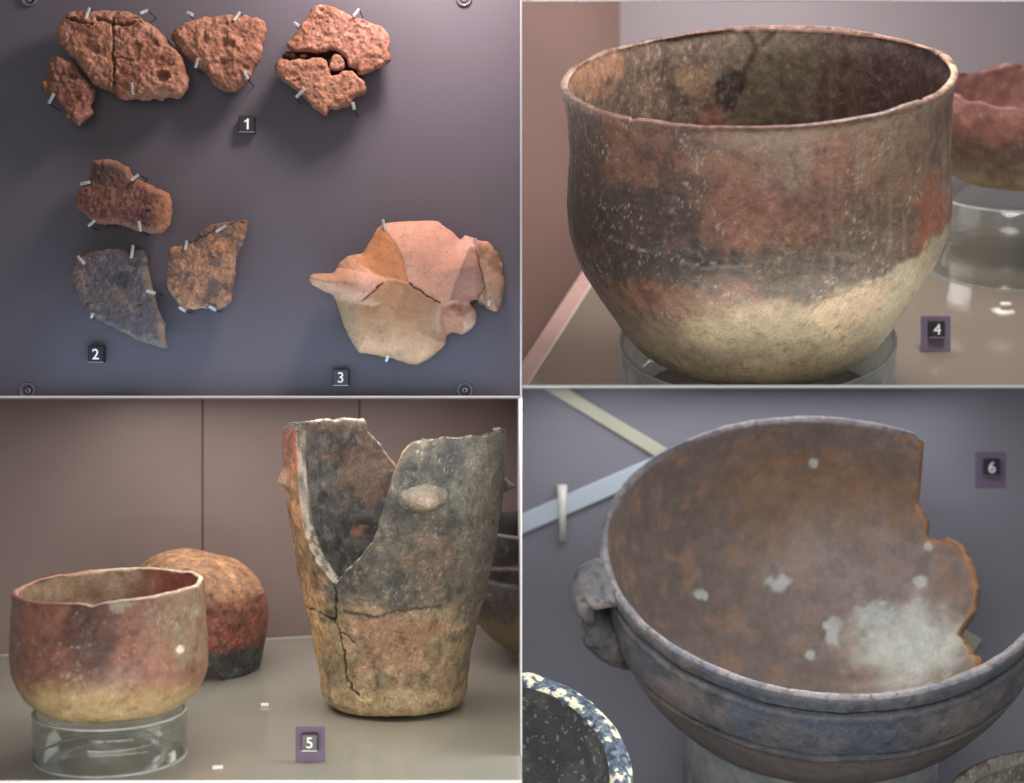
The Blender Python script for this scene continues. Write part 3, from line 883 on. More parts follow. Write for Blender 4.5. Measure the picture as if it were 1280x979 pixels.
class Vessel:
    def __init__(self, st, base, prof, thick, soften=0):
        """prof: (r,h) from the bottom up, metres; thick: wall (m); soften: smooth the inside"""
        self.st, self.base, self.thick = st, np.asarray(base, float), thick
        C = smooth_curve(prof, 600)
        C[:, 0] = np.maximum(C[:, 0], 0.0006)
        seg = np.hypot(*np.diff(C, axis=0).T); S = np.concatenate([[0], np.cumsum(seg)]); self.S = S / S[-1]
        self.C = C
        T = np.gradient(C, axis=0); T /= np.linalg.norm(T, axis=1)[:, None]
        self.T = T; self.Nn = np.column_stack([T[:, 1], -T[:, 0]])         # outward
        Ci = C - self.Nn * thick
        if soften:
            w = np.hanning(2 * soften + 1); w /= w.sum()
            for k in (0, 1):
                e = np.concatenate([2 * Ci[0, k] - Ci[soften:0:-1, k], Ci[:, k], 2 * Ci[-1, k] - Ci[-2:-soften - 2:-1, k]])
                Ci[:, k] = np.convolve(e, w, 'valid')
        Ci[:, 0] = np.maximum(Ci[:, 0], 0.0004)
        self.Ci = Ci
    def cur(self, A, s):
        return np.stack([np.interp(s, self.S, A[:, 0]), np.interp(s, self.S, A[:, 1])], -1)
    def world(self, r, h, th):
        return (self.base + r[..., None] * (np.cos(th)[..., None] * self.st.R + np.sin(th)[..., None] * self.st.F) + h[..., None] * self.st.N)
    def locate(self, px, py, side='front', inner=False):
        """(theta, height) of the wall point seen at (px,py)"""
        rng = (-180, 0) if side == 'front' else (0, 180) if side == 'back' else (-180, 180)
        th = np.radians(np.linspace(rng[0], rng[1], 361))
        s = np.linspace(0, 1, 300)
        c = self.cur(self.C, s)
        if inner: c = c - self.cur(self.Nn, s) * self.thick
        TH, I = np.meshgrid(th, np.arange(300))
        W = self.world(c[I, 0], c[I, 1], TH).reshape(-1, 3)
        x, y = project(W)
        k = np.argmin((x - px) ** 2 + (y - py) ** 2)
        return math.degrees(TH.ravel()[k]), c[I, 1].ravel()[k]
    def build(self, name, mat, color, nt=480, no=160, ni=80, ncap=6, top=None, disp=None, parent=None, bulge=0.6, dens=1.0):
        th = np.arange(nt) * 2 * math.pi / nt - math.pi
        hmax = self.C[-1, 1]
        stop = np.ones(nt)
        if top is not None:
            ht = np.clip(top(th), self.C[:, 1].min() + 0.002, hmax)
            # height rises along the curve
            Hm = np.maximum.accumulate(self.C[:, 1] + 1e-9 * np.arange(len(self.C)))
            stop = np.interp(ht, Hm, self.S)
        rows, kinds, ss = [], [], []
        so = np.linspace(0, 1, no) ** dens
        for s in so:
            q = s * stop
            rows.append((self.cur(self.C, q), self.cur(self.Nn, q))); kinds.append(0); ss.append(q)
        ctop = self.cur(self.C, stop); ntop = self.cur(self.Nn, stop); ttop = self.cur(self.T, stop)
        for k in range(1, ncap):
            u = k / ncap
            off = bulge * self.thick * 0.5 * math.sin(math.pi * u)
            rows.append((ctop - ntop * self.thick * u + ttop * off, ntop)); kinds.append(1); ss.append(stop)
        for s in np.linspace(1, 0, ni):
            q = s * stop
            c = self.cur(self.Ci, q)
            rows.append((c, -self.cur(self.Nn, q))); kinds.append(2); ss.append(q)
        nr = len(rows)
        RH = np.array([r[0] for r in rows]); NN = np.array([r[1] for r in rows])
        kind = np.repeat(np.array(kinds), nt)
        TH = np.tile(th, (nr, 1))
        rr, hh = RH[..., 0].ravel(), RH[..., 1].ravel()
        tf = TH.ravel()
        c = Ctx()
        c.th, c.h, c.r, c.kind, c.s, c.stop = tf, hh, rr, kind, np.array(ss).ravel(), np.tile(stop, nr)
        c.P = np.column_stack([rr * np.cos(tf), rr * np.sin(tf), hh])
        W = self.world(rr, hh, tf)
        c.x, c.y = project(W)
        nrm = (NN[..., 0].ravel()[:, None] * (np.cos(tf)[:, None] * self.st.R + np.sin(tf)[:, None] * self.st.F) + NN[..., 1].ravel()[:, None] * self.st.N)
        view = np.array([0, -D, 0.0]) - W
        c.facing = (nrm * view).sum(1) > 0
        if disp is not None:
            dd = disp(c)
            dd = dd * np.minimum(1, rr / 0.01)
            W = W + nrm * dd[:, None]
        col = np.clip(color(c), 0.01, 1)
        i, j = np.meshgrid(np.arange(nr - 1), np.arange(nt), indexing='ij')
        j2 = (j + 1) % nt
        F = np.stack([i * nt + j, i * nt + j2, (i + 1) * nt + j2, (i + 1) * nt + j], -1).reshape(-1, 4)
        o = mesh_obj(name, W, F, mat, origin=self.base, parent=parent, col=earth(col, 0.90))
        self.c = c
        return o

def px_profile(st, base, rows, bottom):
    """rows: (py, half width px) from rim to foot -> (r,h) bottom-up; bottom: extra (r,h) rows below, metres"""
    out = []
    for py, hw in rows:
        h = st.h_on_axis(base, py)
        Y = base[1] + h * st.N[1]
        out.append((hw / 1000.0 * (D + Y) / D, h))
    return list(bottom) + out[::-1]

def ring_stand(name, st, base, r, h, label, wall=0.004, clipz=None, mat='acrylic'):
    e = empty(name, base)
    b = lathe_closed('tube', base, st, [(r, 0.0012), (r, h - 0.0012), (r - wall, h - 0.0012), (r - wall, 0.0012)], M[mat], 160, e)
    for nm_, z in (('top_edge', h - 0.0012), ('bottom_edge', 0.0002)):
        ed = lathe_closed(nm_, base, st, [(r + 0.0004, z), (r + 0.0004, z + 0.0012), (r - wall * 0.5, z + 0.0020), (r - wall - 0.0004, z + 0.0012), (r - wall - 0.0004, z)], M['acrylic_edge'], 160, e)
        if clipz is not None: clip(ed, (0, 0, clipz), (0, 0, -1))
    if clipz is not None: clip(b, (0, 0, clipz), (0, 0, -1))
    tag(e, label, 'stand', 'clear ring stands')
    return e

def blob(c, x, y, rx, ry, seed=0, amp=0.5, fs=18, soft=0.35):
    n = fbm(c.P, fs, 4, seed)
    q = np.hypot((c.x - x) / rx, (c.y - y) / ry) + amp * n
    return 1 - sst(1 - soft, 1 + soft, q)

def line(c, pts, w, seed=0, amp=1.5, fs=8):
    n1, n2 = fbm(c.P, fs, 3, seed), fbm(c.P, fs, 3, seed + 3)
    return 1 - sst(w * 0.5, w * 1.3, poly_dist(pts, c.x + amp * n1, c.y + amp * n2))

def plate(name, st, corners, th, mat, kind='structure', parent=None, hs=0.0):
    """flat slab on the stage plane; corners as local (a,b)"""
    n = len(corners)
    top = [st.P(a, b, hs) for a, b in corners]; bot = [st.P(a, b, hs - th) for a, b in corners]
    F = [tuple(range(n)), tuple(range(2 * n - 1, n - 1, -1))] + [(i, i + n, (i + 1) % n + n, (i + 1) % n) for i in range(n)]
    o = mesh_obj(name, np.array(top + bot), F, mat, parent=parent, smooth=False)
    recalc(o)
    if parent is None: tag(o, kind=kind)
    return o

def loc_ab(st, W):
    d = np.asarray(W) - st.O
    return float(np.dot(d, st.R)), float(np.dot(d, st.F))


# ------------------------------------------------------------------ upper right: the large bowl
ST = Stage(945, 500, 0.30, 26.0)
bz = ZR + 0.00087
# shelf: left edge runs back to the right, ends at the back wall
eA, eB = ST.on(640, 474), ST.on(770, 276)
dirE = (eB - eA) / np.linalg.norm(eB - eA)
b0, b1 = -0.35, 0.70
def edge_a(b, off=0.0):
    a0, bb0 = loc_ab(ST, eA); a1, bb1 = loc_ab(ST, eB)
    return a0 + (a1 - a0) * (b - bb0) / (bb1 - bb0) + off
sh = plate('floor', ST, [(edge_a(b0, 0.030), b0), (0.55, b0), (0.55, b1), (edge_a(b1, 0.030), b1)], 0.012, M['shelf_tr'])
clip(sh, (0, 0, bz), (0, 0, -1)); sh['kind'] = 'structure'
ed = plate('floor_edge', ST, [(edge_a(b0), b0), (edge_a(b0, 0.0296), b0), (edge_a(b1, 0.0296), b1), (edge_a(b1), b1)], 0.014, M['edge_tr'], hs=0.0015)
clip(ed, (0, 0, bz), (0, 0, -1)); clip(ed, (XP + 0.001, 0, 0), (-1, 0, 0))
ed2 = plate('floor_edge', ST, [(edge_a(b0, 0.0296), b0), (edge_a(b0, 0.0318), b0), (edge_a(b1, 0.0318), b1), (edge_a(b1, 0.0296), b1)], 0.013, M['chip'], hs=0.0022)
clip(ed2, (0, 0, bz), (0, 0, -1)); clip(ed2, (XP + 0.001, 0, 0), (-1, 0, 0))
# side wall and back wall, upright in the world
YB = 1.12
cx0 = at(775, 100, YB)[0]
wx0 = at(651, 100, 0.80)[0] + 0.001
def wall(name, p0, p1, z0, z1, th, mat):
    p0, p1 = Vector((p0[0], p0[1], 0)), Vector((p1[0], p1[1], 0))
    d = (p1 - p0); L = d.length; d.normalize()
    nrm = Vector((d.y, -d.x, 0))
    c = (p0 + p1) / 2 - nrm * th / 2 + Vector((0, 0, (z0 + z1) / 2))
    o = box_obj(name, c, (d, nrm, Vector((0, 0, 1))), (L, th, z1 - z0), mat)
    return tag(o, kind='structure')
wall('wall_side', (wx0, 0.80), (cx0, YB), bz, 0.80, 0.002, M['side_tr'])
wall('wall_back', (cx0 - 0.004, YB), (1.10, YB), bz, 0.80, 0.01, M['wall_tr'])

# main bowl
bb = ST.on(945, 512)
rows = [(89, 244), (96, 245), (120, 239), (158, 236), (205, 235), (240, 237), (272, 235), (305, 224), (340, 204), (375, 182), (404, 163), (424, 140), (437, 104), (444, 62)]
hb = ST.h_on_axis(bb, 447)
V4 = Vessel(ST, bb, px_profile(ST, bb, rows, [(0.0, hb), (0.03, hb + 0.0004)]), 0.011)
rimh = V4.C[-1, 1]
def top4(th):
    d = np.degrees(th)
    p = np.column_stack([np.cos(th), np.sin(th), 0 * th]) * 0.24
    return rimh - 0.0015 + 0.0015 * fbm(p, 60, 3, 5) - 0.004 * np.exp(-((d + 126) / 0.7) ** 2) - 0.002 * np.exp(-((d + 38) / 1.2) ** 2)
def disp4(c):
    d = 0.0022 * fbm(c.P, 120, 3, 101) + 0.0007 * fbm(c.P, 18, 4, 103) + 0.00025 * fbm(c.P, 5, 3, 105)
    out = (c.kind == 0) & c.facing
    # ledge of scraped slip, cracks
    d += out * 0.0016 * line(c, [(752, 292), (790, 312), (830, 322), (880, 332), (930, 330)], 3, 110)
    for pl in ([(762, 155), (775, 168), (800, 190), (824, 200)], [(727, 140), (735, 170), (745, 198)], [(753, 143), (754, 200)],
               [(1112, 160), (1095, 200), (1085, 260)], [(890, 255), (905, 290), (915, 300), (922, 280)]):
        d -= out * 0.0012 * line(c, pl, 1.2, 113)
    # rough missing slip patch low right
    pt = soft_poly([(1012, 395), (1035, 375), (1080, 358), (1110, 345), (1125, 350), (1100, 385), (1070, 410), (1045, 430), (1025, 412)], c.x + 3 * fbm(c.P, 9, 3, 117), c.y + 3 * fbm(c.P, 9, 3, 118), 1.5)
    d -= out * pt * (0.0016 + 0.0008 * fbm(c.P, 6, 3, 119))
    return d
def col4(c):
    P = c.P
    n1, n2, n3 = fbm(P, 70, 4, 121), fbm(P, 26, 4, 122), fbm(P, 10, 4, 123)
    # outside
    o = np.tile(rgb(126, 94, 76), (len(c.x), 1))
    o = mixc(o, rgb(138, 94, 72), 0.9 * sst(-0.1, 0.5, n1))
    o = mixc(o, rgb(98, 76, 68), 0.7 * sst(0.0, 0.5, n2))
    o = mixc(o, rgb(150, 122, 98), 0.75 * blob(c, 985, 195, 90, 38, 124))
    o = mixc(o, rgb(150, 118, 90), 0.85 * blob(c, 1120, 210, 60, 75, 125))
    o = mixc(o, rgb(146, 96, 74), 0.9 * blob(c, 1040, 200, 26, 50, 126))
    o = mixc(o, rgb(148, 96, 74), 0.75 * blob(c, 930, 255, 45, 50, 127))
    o = mixc(o, rgb(166, 98, 66), 0.85 * blob(c, 1165, 270, 20, 55, 128))
    o = mixc(o, rgb(124, 90, 74), 0.8 * blob(c, 1060, 265, 60, 45, 134))
    o = mixc(o, rgb(76, 64, 60), 0.95 * blob(c, 790, 275, 75, 50, 129, 0.45))
    o = mixc(o, rgb(88, 74, 66), 0.85 * blob(c, 720, 190, 40, 110, 130, 0.3))
    o = mixc(o, rgb(74, 67, 62), 0.9 * blob(c, 830, 330, 95, 24, 131, 0.5))
    o = mixc(o, rgb(92, 82, 70), 0.85 * blob(c, 1020, 345, 130, 34, 132, 0.5))
    o = mixc(o, rgb(112, 96, 80), 0.8 * blob(c, 1085, 300, 45, 45, 133))
    # pale base: edge climbs to the right
    bx = np.array([640, 740, 790, 850, 900, 960, 1040, 1090, 1130, 1200])
    by = np.array([355, 375, 400, 395, 385, 380, 372, 352, 325, 270])
    be = np.interp(c.x, bx, by) + 9 * n2 + 4 * n3
    soft = np.interp(c.x, [700, 850, 960, 1100], [55, 40, 12, 6])
    pale = sst(-soft, soft, c.y - be)
    pc_ = mixc(np.tile(rgb(160, 147, 118), (len(c.x), 1)), rgb(182, 168, 134), sst(-0.2, 0.6, n1 + (c.x - 900) / 300))
    pc_ = mixc(pc_, rgb(134, 118, 92), 0.8 * sst(900, 760, c.x + 30 * n1))
    o = mixc(o, pc_, pale)
    pt = soft_poly([(1012, 395), (1035, 375), (1080, 358), (1110, 345), (1125, 350), (1100, 385), (1070, 410), (1045, 430), (1025, 412)], c.x + 3 * fbm(P, 9, 3, 117), c.y + 3 * fbm(P, 9, 3, 118), 1.5)
    o = mixc(o, rgb(186, 164, 132), pt * c.facing)
    pr = poly_dist([(1012, 395), (1035, 375), (1080, 358), (1125, 348), (1100, 385), (1045, 430), (1012, 395)], c.x + 3 * fbm(P, 9, 3, 117), c.y + 3 * fbm(P, 9, 3, 118))
    o = mixc(o, rgb(110, 90, 66), 0.55 * (1 - sst(0.5, 2.2, pr)) * sst(-0.1, 0.3, n3))
    # pale scratches, crust flecks and lime streaks
    ru = fbm(P * np.array([1.0, 1.0, 0.6]), 9, 5, 140, 0.72)
    fl = sst(0.42, 0.8, ru) * sst(-0.25, 0.5, fbm(P, 45, 3, 141))
    o = mixc(o, rgb(168, 146, 124), 0.62 * fl * (1 - pale))
    o = mixc(o, o * 0.72, 0.6 * sst(0.35, 0.75, -ru))
    fl = sst(0.62, 0.8, fbm(P, 3.4, 2, 142)) * sst(0.0, 0.5, fbm(P, 40, 3, 143))
    o = mixc(o, rgb(206, 192, 174), 0.7 * fl * (1 - pale))
    st_ = fbm(P * np.array([1.0, 1.0, 0.12]), 10, 3, 145)
    o = mixc(o, rgb(150, 130, 106), 0.5 * sst(0.2, 0.7, st_) * sst(980, 1060, c.x) * (1 - pale))
    for pl in ([(730, 150), (735, 175), (746, 198)], [(755, 145), (754, 172)], [(845, 165), (862, 190), (872, 205)], [(752, 292), (790, 310), (830, 318), (870, 330), (930, 328)],
               [(886, 253), (905, 295)], [(932, 292), (920, 304)], [(1108, 165), (1094, 205)], [(1154, 195), (1148, 215)]):
        o = mixc(o, rgb(198, 184, 168), 0.6 * line(c, pl, 1.1, 144, 2.0) * sst(-0.3, 0.4, n3) * c.facing)
    o = mixc(o, rgb(160, 136, 104), 0.7 * sst(rimh - 0.020, rimh - 0.012, c.h + 0.004 * n3) * sst(820, 1000, c.x))
    # inside
    i_ = np.tile(rgb(112, 92, 80), (len(c.x), 1))
    i_ = mixc(i_, rgb(128, 104, 86), sst(-0.2, 0.5, n1))
    i_ = mixc(i_, rgb(92, 74, 66), 0.7 * sst(0, 0.6, n2))
    i_ = mixc(i_, rgb(112, 100, 82), 0.9 * blob(c, 960, 95, 70, 60, 151, 0.3))
    i_ = mixc(i_, rgb(172, 122, 92), 0.9 * blob(c, 735, 75, 38, 42, 150, 0.4) * sst(900, 800, c.x))
    i_ = mixc(i_, rgb(150, 120, 92), 0.85 * blob(c, 866, 100, 24, 18, 152, 0.25))
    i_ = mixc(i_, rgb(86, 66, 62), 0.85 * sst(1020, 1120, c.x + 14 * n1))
    i_ = mixc(i_, rgb(66, 56, 52), 0.9 * soft_poly([(897, 100), (918, 88), (935, 92), (917, 140), (895, 130)], c.x + 2 * n3, c.y + 2 * n3, 2))
    for pl in ([(930, 30), (945, 62)], [(970, 38), (945, 64), (925, 95), (905, 140)]):
        i_ = mixc(i_, rgb(70, 56, 50), 0.85 * line(c, pl, 4.0, 153, 1.0))
    i_ = mixc(i_, rgb(150, 98, 80), 0.8 * blob(c, 890, 148, 14, 12, 155, 0.3))
    fl = sst(0.5, 0.8, fbm(P, 3.2, 2, 156)) * sst(960, 860, c.x + 20 * n1)
    i_ = mixc(i_, rgb(180, 152, 132), 0.6 * fl)
    ri = fbm(P, 9, 5, 157, 0.7)
    i_ = mixc(i_, i_ * 1.25, 0.6 * sst(0.2, 0.7, ri)); i_ = mixc(i_, i_ * 0.75, 0.6 * sst(0.2, 0.7, -ri))
    for xx in (1030, 1055, 1098):
        i_ = mixc(i_, rgb(74, 52, 52), 0.45 * np.exp(-((c.x - xx + 5 * n1) / 7) ** 2))
    # rim
    r_ = np.tile(rgb(134, 94, 80), (len(c.x), 1))
    r_ = mixc(r_, rgb(164, 126, 108), sst(0, 0.5, n2))
    r_ = mixc(r_, rgb(92, 66, 58), 0.8 * sst(0.15, 0.5, -n3))
    r_ = mixc(r_, rgb(206, 168, 148), 0.9 * blob(c, 705, 95, 14, 16, 157, 0.3))
    r_ = mixc(r_, rgb(206, 176, 146), 0.9 * blob(c, 1184, 92, 12, 18, 158, 0.3))
    out = np.where((c.kind == 0)[:, None], o, np.where((c.kind == 2)[:, None], i_, r_))
    nr_ = (c.kind == 0) & (c.h > rimh - 0.007)
    out[nr_] = 0.45 * out[nr_] + 0.55 * r_[nr_]
    nr2 = (c.kind == 2) & (c.h > rimh - 0.005)
    out[nr2] = 0.5 * out[nr2] + 0.5 * r_[nr2]
    return out
b4 = V4.build('pottery_bowl', M['bowl_tr'], col4, nt=760, no=190, ni=130, top=top4, disp=disp4)
clip(b4, (0, 0, bz), (0, 0, -1))
tag(b4, 'large brown bowl with sooty dark patches above a pale cream base, on a clear ring', 'bowl')
# ring stand under it
hring = ST.h_on_axis(bb, 422)
ring_stand('ring_stand', ST, bb, 0.168 * (D + bb[1]) / D, hring, 'clear acrylic ring stand under the large brown and cream bowl', 0.005, bz)

# second vessel behind on the right
b2 = ST.on(1262, 322)
hr2 = ST.h_on_axis(b2, 226)
rows2 = [(98, 112), (120, 114), (150, 112), (180, 105), (205, 92)]
hb2 = ST.h_on_axis(b2, 224)
V4b = Vessel(ST, b2, px_profile(ST, b2, rows2, [(0.0, hb2), (0.06, hb2 + 0.001)]), 0.009)
rim2 = V4b.C[-1, 1]
def top4b(th):
    d = np.degrees(th)
    p = np.column_stack([np.cos(th), np.sin(th), 0 * th]) * 0.11
    return rim2 - 0.010 + 0.008 * fbm(p, 40, 4, 161) + 0.012 * np.sin(th * 2 + 0.6)
def col4b(c):
    n1, n2 = fbm(c.P, 50, 4, 163), fbm(c.P, 14, 4, 164)
    hh = (c.h - hb2) / (rim2 - hb2) + 0.10 * n1
    o = np.tile(rgb(190, 170, 130), (len(c.x), 1))
    o = mixc(o, rgb(128, 108, 88), sst(0.10, 0.38, hh))
    o = mixc(o, rgb(104, 78, 66), sst(0.35, 0.55, hh))
    o = mixc(o, rgb(134, 86, 74), sst(0.58, 0.72, hh))
    o = mixc(o, rgb(152, 102, 90), 0.6 * sst(0, 0.5, n2) * sst(0.6, 0.8, hh))
    i_ = mixc(np.tile(rgb(150, 104, 94), (len(c.x), 1)), rgb(130, 86, 78), sst(-0.2, 0.5, n1))
    r_ = mixc(np.tile(rgb(112, 66, 58), (len(c.x), 1)), rgb(176, 112, 96), sst(0, 0.5, n2))
    return np.where((c.kind == 0)[:, None], o, np.where((c.kind == 2)[:, None], i_, r_))
o = V4b.build('pottery_bowl', M['bowl_tr'], col4b, nt=300, no=70, ni=40, top=top4b, disp=lambda c: 0.0025 * fbm(c.P, 40, 4, 166), bulge=0.2)
tag(o, 'broken red-topped bowl with a jagged rim standing behind the large bowl', 'bowl')
ring_stand('ring_stand', ST, b2, 0.112 * (D + b2[1]) / D, hr2 - 0.001, 'taller clear acrylic ring stand under the broken red-topped bowl', 0.004, None, 'acrylic_clear')

yc = ST.on(1169, 439)[1]
number_card('4', 1169.5, 417, yc - 0.004, 37, 44, 412, 20, 14, 'purple card with a black block numbered 4 on the shelf beside the large bowl')
def chip(px, py, st, w, d, h, lab):  # reflection of light on the shelf modelled as a pale box
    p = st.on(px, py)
    o = box_obj('shelf_glint', Vector(p + st.N * h / 2), (Vector(st.R), Vector(st.F), Vector(st.N)), (w, d, h), M['chip'], None, h * 0.3)
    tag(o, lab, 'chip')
chip(1257, 383, ST, 0.017, 0.010, 0.006, 'tiny modelled light reflection on the shelf in front of the taller ring stand')


# ------------------------------------------------------------------ lower left: small bowl, leaning bowl, tall broken vessel
SB = Stage(300, 870, 0.16, 14.5)
# shelf with a bright rear edge
e0, e1 = SB.on(0, 820), SB.on(380, 797)
a0, bb0 = loc_ab(SB, e0); a1, bb1 = loc_ab(SB, e1)
sl = (bb1 - bb0) / (a1 - a0)
def back_b(a): return bb0 + sl * (a - a0)
aL, aR = -0.55, 0.55
fl = plate('floor', SB, [(aL, -0.53), (aR, -0.53), (aR, back_b(aR)), (aL, back_b(aL))], 0.010, M['shelf_bl'])
clip(fl, (XP - 0.001, 0, 0), (1, 0, 0))
fe = plate('floor_edge', SB, [(aL, back_b(aL)), (aR, back_b(aR)), (aR, back_b(aR) + 0.007), (aL, back_b(aL) + 0.007)], 0.010, M['cream_bar'], hs=0.001)
clip(fe, (XP - 0.001, 0, 0), (1, 0, 0))
# back wall of three upright panels with dark joints
wdir = (SB.R + sl * SB.F); wdir[2] = 0; wdir /= np.linalg.norm(wdir)
pb = SB.P(0, back_b(0) + 0.012, 0)
def wall_x(px):            # where the vertical plane of the wall is seen at px
    r = ray(px, 600); n = np.array([-wdir[1], wdir[0], 0]); o_ = np.array([0, -D, 0.0])
    t = np.dot(pb - o_, n) / np.dot(r, n)
    return o_ + r * t
wz0, wz1 = -0.50, ZL - 0.0009
edges = [-150, 253.2, 449.4, 652]
backing = None
root = None
for k in range(3):
    p0, p1 = wall_x(edges[k] + (0.8 if k else 0)), wall_x(edges[k + 1] - 0.8)
    if k == 2:
        p1 = p1 + (p0 - p1) * max(0, (p1[0] - (XP - 0.002)) / (p1[0] - p0[0]))
    d = Vector((p1[0] - p0[0], p1[1] - p0[1], 0)); L = d.length; d.normalize(); nrm = Vector((d.y, -d.x, 0))
    c = (Vector(p0) + Vector(p1)) / 2 - nrm * 0.006; c.z = (wz0 + wz1) / 2
    if root is None:
        q0, q1 = Vector(wall_x(-150)), Vector(wall_x(649))
        cc = (q0 + q1) / 2 - nrm * 0.016; cc.z = c.z
        root = box_obj('wall_back', cc, (d, nrm, Vector((0, 0, 1))), ((q1 - q0).length, 0.006, wz1 - wz0), M['seam'])
        tag(root, kind='structure')
    box_obj('wall_panel', c, (d, nrm, Vector((0, 0, 1))), (L, 0.012, wz1 - wz0), M['wall_bl'], root, 0.0004)

# small bowl
b5 = SB.on(138, 944)
hr5 = SB.h_on_axis(b5, 887)
rows5 = [(726, 116), (735, 117), (760, 117), (790, 119), (815, 120), (838, 118), (856, 111), (870, 100), (880, 86), (887, 66)]
hb5 = SB.h_on_axis(b5, 891)
V5 = Vessel(SB, b5, px_profile(SB, b5, rows5, [(0.0, hb5), (0.035, hb5 + 0.0004)]), 0.0075)
rim5 = V5.C[-1, 1]
def top5(th):
    p = np.column_stack([np.cos(th), np.sin(th), 0 * th]) * 0.117
    return rim5 - 0.006 + 0.005 * np.cos(th) + 0.0016 * fbm(p, 40, 4, 201) - 0.003 * np.exp(-((np.degrees(th) + 95) / 4) ** 2)
def disp5(c):
    return 0.0016 * fbm(c.P, 70, 3, 203) + 0.0005 * fbm(c.P, 14, 4, 204)
def col5(c):
    P = c.P
    n1, n2, n3 = fbm(P, 55, 4, 211), fbm(P, 20, 4, 212), fbm(P, 8, 3, 213)
    o = np.tile(rgb(132, 88, 70), (len(c.x), 1))
    o = mixc(o, rgb(116, 78, 64), sst(-0.1, 0.5, n1))
    o = mixc(o, rgb(152, 96, 76), 0.7 * blob(c, 60, 770, 55, 50, 214))
    o = mixc(o, rgb(84, 56, 50), 0.8 * blob(c, 112, 800, 28, 55, 215))
    o = mixc(o, rgb(92, 60, 52), 0.7 * blob(c, 120, 765, 30, 28, 216))
    o = mixc(o, rgb(132, 112, 84), 0.8 * blob(c, 225, 785, 36, 60, 217))
    o = mixc(o, rgb(156, 98, 76), 0.5 * blob(c, 175, 800, 36, 36, 218))
    o = mixc(o, rgb(152, 124, 84), sst(842, 872, c.y + 7 * n2))
    o = mixc(o, rgb(164, 144, 102), 0.7 * sst(862, 890, c.y + 6 * n2))
    o = mixc(o, rgb(168, 156, 134), 0.9 * blob(c, 150, 750, 14, 15, 219, 0.5, 8))
    o = mixc(o, rgb(150, 144, 124), 0.7 * sst(0.2, 0.6, n2) * blob(c, 215, 765, 45, 35, 220))
    o = mixc(o, rgb(214, 204, 186), 0.95 * blob(c, 225, 812, 5.5, 5.5, 221, 0.4, 6))
    ru = fbm(P, 8, 5, 222, 0.7)
    o = mixc(o, o * 1.2, 0.6 * sst(0.2, 0.7, ru)); o = mixc(o, o * 0.74, 0.7 * sst(0.2, 0.7, -ru))
    fl_ = sst(0.66, 0.85, fbm(P, 3.2, 2, 223)) * sst(-0.1, 0.5, fbm(P, 30, 3, 224))
    o = mixc(o, rgb(190, 170, 146), 0.7 * fl_)
    i_ = mixc(np.tile(rgb(146, 122, 98), (len(c.x), 1)), rgb(128, 104, 84), sst(-0.2, 0.5, n2))
    i_ = mixc(i_, rgb(132, 70, 56), sst(150, 215, c.x + 12 * n1))
    r_ = mixc(np.tile(rgb(162, 134, 112), (len(c.x), 1)), rgb(146, 92, 72), sst(130, 90, c.x + 10 * n2))
    r_ = mixc(r_, rgb(178, 164, 144), sst(120, 170, c.x + 10 * n2) * sst(-0.4, 0.3, n3))
    return np.where((c.kind == 0)[:, None], o, np.where((c.kind == 2)[:, None], i_, r_))
o = V5.build('pottery_bowl', M['bowl_bl'], col5, nt=500, no=130, ni=80, top=top5, disp=disp5)
tag(o, 'small deep reddish brown bowl with a yellowish base on a clear ring', 'bowl')
ring_stand('ring_stand', SB, b5, 0.094 * (D + b5[1]) / D, hr5, 'clear acrylic ring stand under the small deep reddish bowl', 0.004, None, 'acrylic_clear')

# leaning bowl fragment behind it: a deep shell lying tipped with its open side down and back
class TS: pass
pl0 = at(238, 800, SB.on(238, 845)[1] + 0.02)
t2 = TS()
ax_ = np.array([0.26, -0.16, 0.93]); ax_ /= np.linalg.norm(ax_)          # axis from mouth to crown
t2.N = ax_
t2.R = np.cross([0, 1.0, 0], ax_); t2.R /= np.linalg.norm(t2.R); t2.F = np.cross(ax_, t2.R)
prof = [(0.0, 0.0), (0.025, 0.001), (0.055, 0.008), (0.082, 0.026), (0.099, 0.056), (0.106, 0.095), (0.107, 0.145), (0.104, 0.19)]
# crown at h=0, mouth towards -axis
t3 = TS(); t3.N = -t2.N; t3.R = t2.R; t3.F = -t2.F
crown = at(262, 697, SB.on(238, 845)[1] + 0.03)
VL = Vessel(t3, crown, prof, 0.008)
def topL(th):
    p = np.column_stack([np.cos(th), np.sin(th), 0 * th]) * 0.09
    return 0.120 + 0.008 * fbm(p, 24, 4, 231) + 0.068 * np.exp(-((th - 0.1) / 0.60) ** 2)
def colL(c):
    n1, n2, n3 = fbm(c.P, 45, 4, 233), fbm(c.P, 15, 4, 234), fbm(c.P, 6, 3, 235)
    hh = c.h + 0.008 * n1
    o = np.tile(rgb(140, 100, 68), (len(c.x), 1))
    o = mixc(o, rgb(162, 118, 74), sst(0, 0.6, n2))
    o = mixc(o, rgb(138, 78, 62), sst(0.025, 0.05, hh))
    o = mixc(o, rgb(104, 72, 62), 0.8 * sst(0.0, 0.5, n2) * sst(0.03, 0.06, hh))
    o = mixc(o, rgb(72, 72, 70), sst(0.090, 0.106, hh))
    o = mixc(o, rgb(108, 108, 100), 0.5 * sst(0.1, 0.6, n3) * sst(0.098, 0.115, hh))
    ru = fbm(c.P, 9, 5, 238, 0.72)
    o = mixc(o, o * 1.3, 0.7 * sst(0.2, 0.7, ru)); o = mixc(o, o * 0.65, 0.75 * sst(0.15, 0.65, -ru))
    return o
lean = VL.build('pottery_bowl', M['vase'], colL, nt=320, no=110, ni=50, top=topL, disp=lambda c: 0.0025 * fbm(c.P, 50, 4, 236) + 0.0007 * fbm(c.P, 10, 3, 237), bulge=0.2)
tag(lean, 'tipped bowl with orange crown and grey lower edge, leaning behind the small deep bowl', 'bowl')

